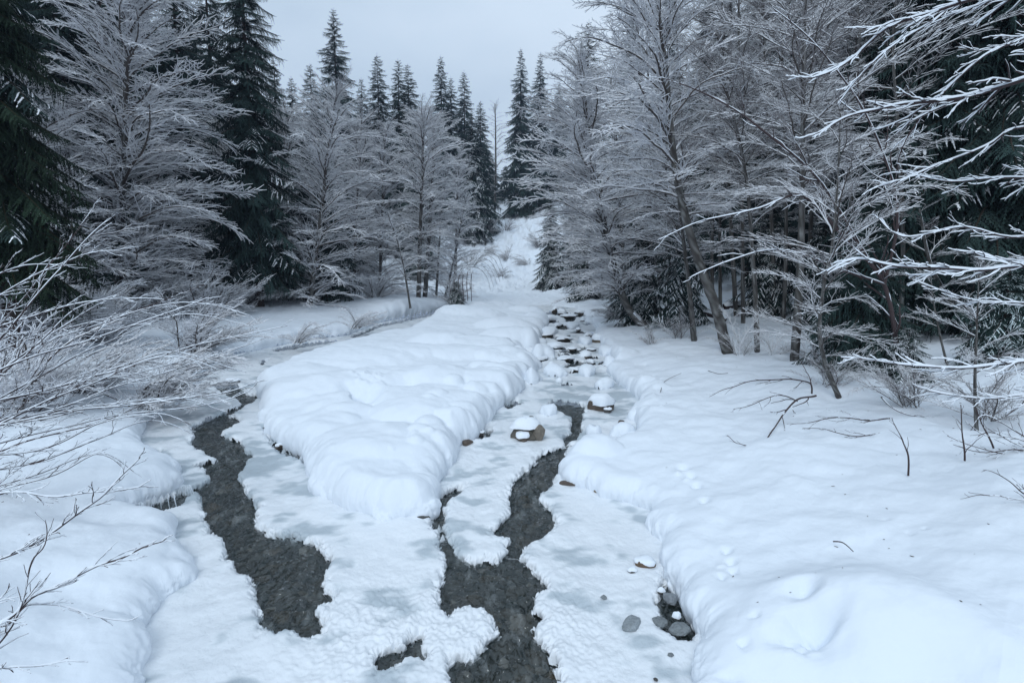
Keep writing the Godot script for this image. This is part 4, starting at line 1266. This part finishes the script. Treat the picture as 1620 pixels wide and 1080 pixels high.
func near_limbs() -> void:
	var o := base("bush", stand(-4.6, 4.6))
	tag(o, "near leafless bush at the left edge, its thin snowy limbs reaching over the white bank", "shrub")
	limb(o, [[-140, 905, 3.1], [0, 885, 3.1], [125, 812, 3.15], [180, 765, 3.2], [222, 722, 3.25]], .010, .0025, 2, .055, 0.297, 801, .007, .9, .6)
	limb(o, [[-120, 1040, 2.7], [0, 985, 2.75], [60, 940, 2.8], [150, 898, 2.9], [215, 872, 3.0], [262, 852, 3.05]], .011, .0025, 2, .055, 0.324, 802, .008, .9, .6)
	limb(o, [[-90, 960, 2.8], [0, 990, 2.8], [50, 955, 2.85], [120, 965, 2.9], [200, 985, 2.95]], .008, .0022, 2, .055, 0.243, 803, .008, .95, .6)
	limb(o, [[-100, 1050, 2.6], [0, 1055, 2.65], [60, 1052, 2.7], [125, 1045, 2.75]], .007, .0022, 2, .055, 0.162, 804, .008, .95, .6)
	limb(o, [[-120, 830, 3.4], [0, 780, 3.5], [90, 785, 3.55], [180, 775, 3.6], [245, 770, 3.7]], .008, .0022, 2, .055, 0.270, 805, .007, .9, .6)
	limb(o, [[-80, 1090, 2.7], [20, 990, 2.75], [45, 900, 2.8], [70, 860, 2.85], [72, 820, 2.9]], .008, .0022, 1, .055, 0.270, 806, .005, .8, .6)
	var o2 := base("bush", stand(-7.4, 6.4))
	tag(o2, "bush farther up the left edge, its bundle of rimed limbs sweeping right towards the water", "shrub")
	var rng := RandomNumberGenerator.new()
	rng.seed = 9
	var sweep := [[[-80, 690], [60, 650], [180, 612], [300, 575], [420, 540]], [[-80, 720], [80, 680], [200, 660], [330, 640], [400, 615]], [[-60, 660], [60, 590], [160, 540], [290, 500], [400, 520]], [[-80, 750], [60, 735], [150, 690], [240, 670], [300, 690]], [[-60, 640], [40, 560], [120, 500], [190, 470]], [[-60, 700], [70, 640], [170, 590], [260, 560], [350, 590]], [[-60, 610], [60, 560], [200, 520], [330, 470]], [[-60, 790], [70, 760], [160, 720], [210, 745]], [[-60, 580], [30, 480], [90, 400], [150, 330]], [[-60, 540], [60, 500], [170, 470], [260, 475]], [[-60, 650], [90, 610], [220, 590], [350, 555]], [[-60, 500], [40, 440], [120, 410], [190, 395]], [[-60, 460], [40, 420], [120, 425]], [[-60, 680], [60, 660], [150, 640], [280, 628], [360, 655]], [[-60, 740], [40, 700], [140, 668], [230, 640]]]
	for k in 24:
		var d := rng.randf_range(4.6, 6.4)
		var q := []
		var sw: Array = sweep[k % sweep.size()]
		var ox := rng.randf_range(-30, 30) if k >= sweep.size() else 0.0
		var oy := rng.randf_range(-45, 45) if k >= sweep.size() else 0.0
		for j in sw.size(): q.append([sw[j][0] + ox * j * .3, sw[j][1] + oy * (1.0 - j * .1) + rng.randf_range(-6, 6), d + j * .18])
		limb(o2, q, .012, .003, 3, .13, .5, 820 + k, .006, .8, .6)
	var o3 := base("alder_tree", stand(5.9, 4.9))
	tag(o3, "near tree just outside the right edge, its long limbs laden with thick white snow", "tree")
	limb(o3, [[1760, 100, 5.0], [1620, 125, 5.0], [1540, 150, 5.05], [1430, 165, 5.1], [1350, 182, 5.2], [1290, 212, 5.3]], .030, .006, 2, .095, .75, 840, 0.0180, .95, .6)
	limb(o3, [[1760, -60, 4.8], [1620, -20, 4.9], [1495, 12, 5.0], [1400, 47, 5.1], [1340, 100, 5.2], [1280, 125, 5.3]], .022, .006, 2, .095, .7, 841, 0.0180, .95, .6)
	limb(o3, [[1760, 285, 5.4], [1620, 280, 5.4], [1505, 286, 5.5], [1425, 272, 5.6]], .016, .005, 2, .095, .6, 842, 0.0135, .95, .6)
	limb(o3, [[1760, 412, 4.6], [1620, 421, 4.7], [1540, 426, 4.8], [1420, 420, 4.9], [1350, 410, 5.0], [1310, 430, 5.1]], .022, .005, 2, .095, .6, 843, 0.0180, 1.0, .6)
	limb(o3, [[1760, 560, 4.5], [1620, 572, 4.6], [1500, 582, 4.7], [1400, 572, 4.8], [1330, 564, 4.9]], .018, .005, 2, .095, .5, 844, 0.0165, 1.0, .6)
	limb(o3, [[1760, 620, 4.5], [1620, 625, 4.6], [1540, 630, 4.7], [1450, 612, 4.8]], .014, .005, 2, .095, .5, 845, 0.0135, 1.0, .6)
	limb(o3, [[1760, 360, 5.2], [1620, 375, 5.2], [1520, 360, 5.3], [1430, 375, 5.4], [1390, 345, 5.5]], .014, .005, 2, .095, .5, 846, 0.0150, 1.0, .6)
	limb(o3, [[1760, 30, 5.6], [1620, 60, 5.6], [1530, 110, 5.7], [1440, 210, 5.8], [1420, 260, 5.9]], .016, .005, 2, .095, .6, 847, 0.0150, .95, .6)
	limb(o3, [[1760, 210, 5.0], [1620, 200, 5.0], [1560, 230, 5.1], [1450, 275, 5.2], [1380, 300, 5.3]], .014, .005, 2, .095, .6, 848, 0.0135, .95, .6)
	limb(o3, [[1760, -120, 5.6], [1600, -60, 5.6], [1480, 30, 5.7], [1390, 90, 5.8], [1330, 160, 5.9]], .016, .005, 2, .095, .6, 849, 0.0150, .95, .6)
	limb(o3, [[1760, 480, 5.6], [1620, 480, 5.6], [1520, 470, 5.7], [1440, 440, 5.8]], .012, .004, 2, .095, .5, 850, 0.0135, .95, .6)
	# long arching limbs of the wood that cross in front of the trunks
	var o4 := base("alder_tree", hit(1420, 560))
	tag(o4, "alder in the right wood whose long bowed limbs stretch left across the trunks", "tree", "bare alders along the right bank")
	limb(o4, [[1420, 560, 10.5], [1400, 450, 10.5], [1340, 380, 10.3], [1270, 310, 10.2], [1200, 330, 10.1], [1110, 350, 10.0], [1040, 380, 10.0]], .045, .006, 2, .3, 1.1, 860, .016, .8, .6)
	limb(o4, [[1400, 450, 10.5], [1330, 425, 10.3], [1240, 395, 10.2], [1160, 410, 10.1], [1090, 440, 10.0]], .03, .006, 2, .3, 1.0, 861, .016, .8, .6)
	limb(o4, [[1380, 420, 10.5], [1300, 290, 10.3], [1200, 200, 10.2], [1120, 150, 10.1], [1040, 120, 10.0]], .03, .006, 2, .3, 1.1, 862, .014, .7, .6)
	limb(o4, [[1400, 450, 10.5], [1420, 330, 10.3], [1380, 200, 10.2], [1300, 80, 10.1], [1220, 10, 10.0]], .03, .006, 2, .3, 1.1, 863, .014, .7, .6)
	# on the open snow
	var o5 := base("fallen_branch", hit(1275, 625))
	tag(o5, "dark fallen branch with fine twigs arching out of the snow on the right bank", "branch")
	limb(o5, [[1292, 626, 8.7], [1262, 632, 8.6], [1240, 655, 8.2], [1222, 682, 7.9], [1205, 708, 7.6]], .017, .008, 2, .2, .55, 870, .016, .15, .7)
	limb(o5, [[1285, 622, 8.75], [1280, 605, 8.7], [1245, 600, 8.5], [1190, 603, 8.3], [1150, 615, 8.2], [1122, 627, 8.1]], .014, .003, 2, .22, .5, 871, .008, .15, .7)
	limb(o5, [[1262, 634, 8.6], [1230, 625, 8.5], [1190, 640, 8.2], [1160, 648, 8.1]], .010, .003, 2, .2, .5, 872, .006, .15, .7)
	limb(o5, [[1206, 706, 7.6], [1180, 704, 7.55], [1165, 700, 7.5], [1150, 688, 7.5]], .008, .003, 1, .12, .25, 873, .004, .15, .7)
	var o6 := base("fallen_branch", hit(1400, 668))
	tag(o6, "low dead branch with fanning twigs lying on the snow below the snowy young spruce", "branch")
	limb(o6, [[1408, 662, 7.6], [1370, 665, 7.6], [1330, 660, 7.6], [1280, 668, 7.5], [1250, 672, 7.5]], .010, .003, 2, .15, .5, 874, .005, .4, .7)
	limb(o6, [[1392, 685, 7.4], [1350, 690, 7.3], [1310, 680, 7.3], [1270, 676, 7.3]], .008, .003, 2, .15, .4, 875, .005, .4, .7)
	limb(o6, [[1395, 628, 8.0], [1420, 650, 7.9], [1460, 660, 7.8], [1487, 672, 7.6]], .012, .008, 1, .2, .4, 876, .006, .5, .7)
	var saps := [["forked dark seedling standing alone in the open snow of the right bank", [[1438, 752], [1436, 715], [1425, 690], [1412, 662]], 877], ["straight dark stick poking out of the snow near the right edge", [[1527, 728], [1524, 690], [1520, 640]], 878], ["leaning bare twig standing in the snow right of the straight stick", [[1572, 708], [1555, 670], [1540, 640]], 879]]
	for s in saps:
		var f := hit(s[1][0][0], s[1][0][1])
		var q := base("sapling", f)
		tag(q, s[0], "sapling", "twigs standing in the right bank's snow")
		var pth := []
		for a in s[1]: pth.append([a[0], a[1], -f.z])
		limb(q, pth, .011, .004, 1, .14, .35, s[2], .004, .3, .6)
	var o7 := base("dead_bush", hit(1640, 800))
	tag(o7, "bare spreading twigs entering from the right edge over the near snow", "shrub")
	limb(o7, [[1680, 800, 5.0], [1620, 780, 5.0], [1590, 755, 5.0], [1555, 742, 5.0]], .008, .002, 2, .12, .3, 880, .004, .3, .6)
	limb(o7, [[1680, 800, 5.0], [1600, 788, 4.9], [1560, 783, 4.9], [1520, 788, 4.9]], .007, .002, 2, .12, .3, 881, .004, .3, .6)
	limb(o7, [[1680, 790, 5.0], [1630, 800, 4.9], [1600, 815, 4.9], [1575, 828, 4.9]], .006, .002, 1, .12, .25, 882, .004, .3, .6)
	var o8 := base("dead_bush", hit(1640, 735))
	tag(o8, "thin dark bush at the right edge under the lowest snow-laden limb", "shrub")
	for k in 5: limb(o8, [[1670, 735 - k * 6, 6.2], [1610, 720 - k * 9, 6.2], [1560, 712 - k * 14 + (k % 2) * 18, 6.2], [1500 + k * 9, 690 + (k % 3) * 22 - k * 8, 6.2]], .009, .003, 2, .16, .4, 883 + k, .006, .4, .6)
	var o9 := base("arching_stems", hit(722, 475))
	tag(o9, "bundle of frosted stems arching to the right over the far stream bend", "shrub")
	for k in 6: limb(o9, [[716 + k * 6, 476, 33], [712 + k * 7, 446 - k * 4, 33], [732 + k * 7, 424 - k * 5, 33 + k * .3], [756 + k * 6, 424 - k * 4, 33 + k * .4], [770 + k * 5, 438 - k * 3, 33 + k * .4], [776 + k * 5, 458 - k * 4, 33 + k * .4]], .022, .010, 2, .5, .9, 890 + k, .02, .9, .5)
	var rb := RandomNumberGenerator.new()
	rb.seed = 66
	var bits := []
	var bc := []
	for k in 120:
		var p := hit(rb.randf_range(900, 1620) if k % 4 else rb.randf_range(0, 700), rb.randf_range(520, 1000) if k % 3 else rb.randf_range(520, 640))
		if sample(f_snow, p.x, -p.z, BAND) < .4: continue
		var q := snow_point(p.x, -p.z)
		if not is_finite(q.x): continue
		var z := rb.randf_range(.004, .012)
		bits.append(Transform3D(Basis(UPV, rb.randf() * TAU) * Basis.from_scale(Vector3(z * rb.randf_range(.8, 2.4), z * .35, z * .6)), q + Vector3(0, .003, 0)))
		bc.append(Color(.1, .08, .065) * rb.randf_range(.6, 1.6))
	tag(many("bark_crumbs", stone(77, Vector3.ONE), M.vertex, bits, bc), "crumbs of bark and needles scattered over the snow banks", "debris", "", "stuff")
	var twigs := [["short crooked twig lying on the open snow of the right bank", [[1318, 861], [1334, 863], [1350, 877]]], ["small twig lying on the snow left of the fallen branch's tip", [[1045, 622], [1052, 605], [1078, 592]]], ["pair of tiny twig tips in the snow under the big leaning alder", [[1120, 588], [1136, 593], [1152, 592]]]]
	for k in twigs.size():
		var f := hit(twigs[k][1][0][0], twigs[k][1][0][1])
		var q := base("twig", f)
		tag(q, twigs[k][0], "twig")
		var w := MB.new()
		var pts := []
		for a in twigs[k][1]: pts.append(hit(a[0], a[1]) + Vector3(0, .03, 0) - f)
		tube(w, bend(pts, 4), .007, .004, 5, WOOD)
		part("stem", w.mesh(), M.vertex, q)
	# rimed grass blades over the dark hollow of the left bank
	var tufts := [["tuft of ice-coated grass hanging at the left end of the dark bank hollow", 222, 800, 6], ["tuft of ice-coated grass hanging at the right end of the dark bank hollow", 296, 772, 7], ["row of short icicles along the dark bank hollow", 262, 788, 5]]
	for k in tufts.size():
		var rg := RandomNumberGenerator.new()
		rg.seed = 900 + k
		var p := on_stream(tufts[k][1], tufts[k][2], .14)
		var q := base("ice_tuft", p)
		tag(q, tufts[k][0], "icicles", "ice-coated blades at the left bank hollow")
		var blade := MB.new()
		for j in tufts[k][3]:
			var x0: float = (j - tufts[k][3] * .5) * (.016 if k < 2 else .09)
			var s := Vector3(x0, .04, rg.randf_range(-.02, .02))
			var e := s + Vector3(x0 * (1.6 if k < 2 else .2) + .03, -.12 - rg.randf() * .05, .06)
			tube(blade, bend([s, s.lerp(e, .4) + Vector3(0, .04, .02), e], 4), .008, .004, 5, Color.WHITE)
		part("blades", blade.mesh(), M.icicle, q, "stuff")
	# an old log lying across the wood floor
	var lg := base("fallen_log", hit(1215, 478))
	tag(lg, "snow-covered fallen log on the wood floor behind the thin wavy alder", "log")
	limb(lg, [[1145, 485, 23], [1180, 481, 23], [1245, 474, 22.6]], .14, .11, 0, 1, .1, 910, .14, 1.0)
	var lg2 := base("fallen_log", hit(1130, 495))
	tag(lg2, "rounded snow-covered log end behind the big leaning alder's foot", "log")
	limb(lg2, [[1105, 492, 21], [1125, 496, 20.8], [1150, 505, 20.5]], .17, .15, 0, 1, .1, 911, .14, 1.0)

# ---------------------------------------------------------------- the scene
func _ready() -> void:
	var cam := Camera3D.new()
	cam.name = "camera"
	cam.fov = 66.0
	cam.position = Vector3(0, EYE, 0)
	cam.rotation_degrees = Vector3(PITCH, 0, 0)
	cam.near = 0.1
	cam.far = 600.0
	add_child(cam)
	cam.current = true
	var env := Environment.new()
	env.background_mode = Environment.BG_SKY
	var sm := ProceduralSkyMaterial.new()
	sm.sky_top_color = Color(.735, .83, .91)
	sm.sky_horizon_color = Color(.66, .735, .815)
	sm.sky_curve = 2.2
	sm.ground_bottom_color = Color(.5, .56, .64)
	sm.ground_horizon_color = Color(.6, .66, .75)
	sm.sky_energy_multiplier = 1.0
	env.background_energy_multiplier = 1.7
	var cover := noise_tex(.006, 51, 5, 1024)
	var ramp := Gradient.new()
	ramp.set_color(0, Color(1, 1, 1, 0))
	ramp.set_color(1, Color(1, 1, 1, .22))
	cover.color_ramp = ramp
	sm.sky_cover = cover
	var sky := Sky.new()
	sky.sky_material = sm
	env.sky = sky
	env.tonemap_mode = Environment.TONE_MAPPER_LINEAR
	env.tonemap_exposure = .70
	env.fog_enabled = true
	env.fog_density = .0005
	env.fog_light_color = Color(.80, .87, 1.0)
	env.sdfgi_enabled = true
	env.ssao_enabled = true
	env.ssil_enabled = true
	var we := WorldEnvironment.new()
	we.name = "sky"
	we.environment = env
	add_child(we)
	var sun := DirectionalLight3D.new()
	sun.name = "sun_behind_clouds"
	sun.light_energy = .5
	sun.light_angular_distance = 28.0
	sun.light_color = Color(.95, .98, 1.0)
	sun.shadow_enabled = true
	sun.sky_mode = DirectionalLight3D.SKY_MODE_LIGHT_ONLY
	sun.rotation_degrees = Vector3(-44, -18, 0)
	add_child(sun)
	var t0 := Time.get_ticks_msec()
	materials()
	lay_land()
	lay_outlines()
	print("outlines ", Time.get_ticks_msec() - t0)
	lay_relief()
	lay_sheets()
	print("sheets ", Time.get_ticks_msec() - t0)
	rocks()
	prototypes()
	spruces()
	bare_trees()
	print("trees ", Time.get_ticks_msec() - t0)
	near_limbs()
	print("done ", Time.get_ticks_msec() - t0)
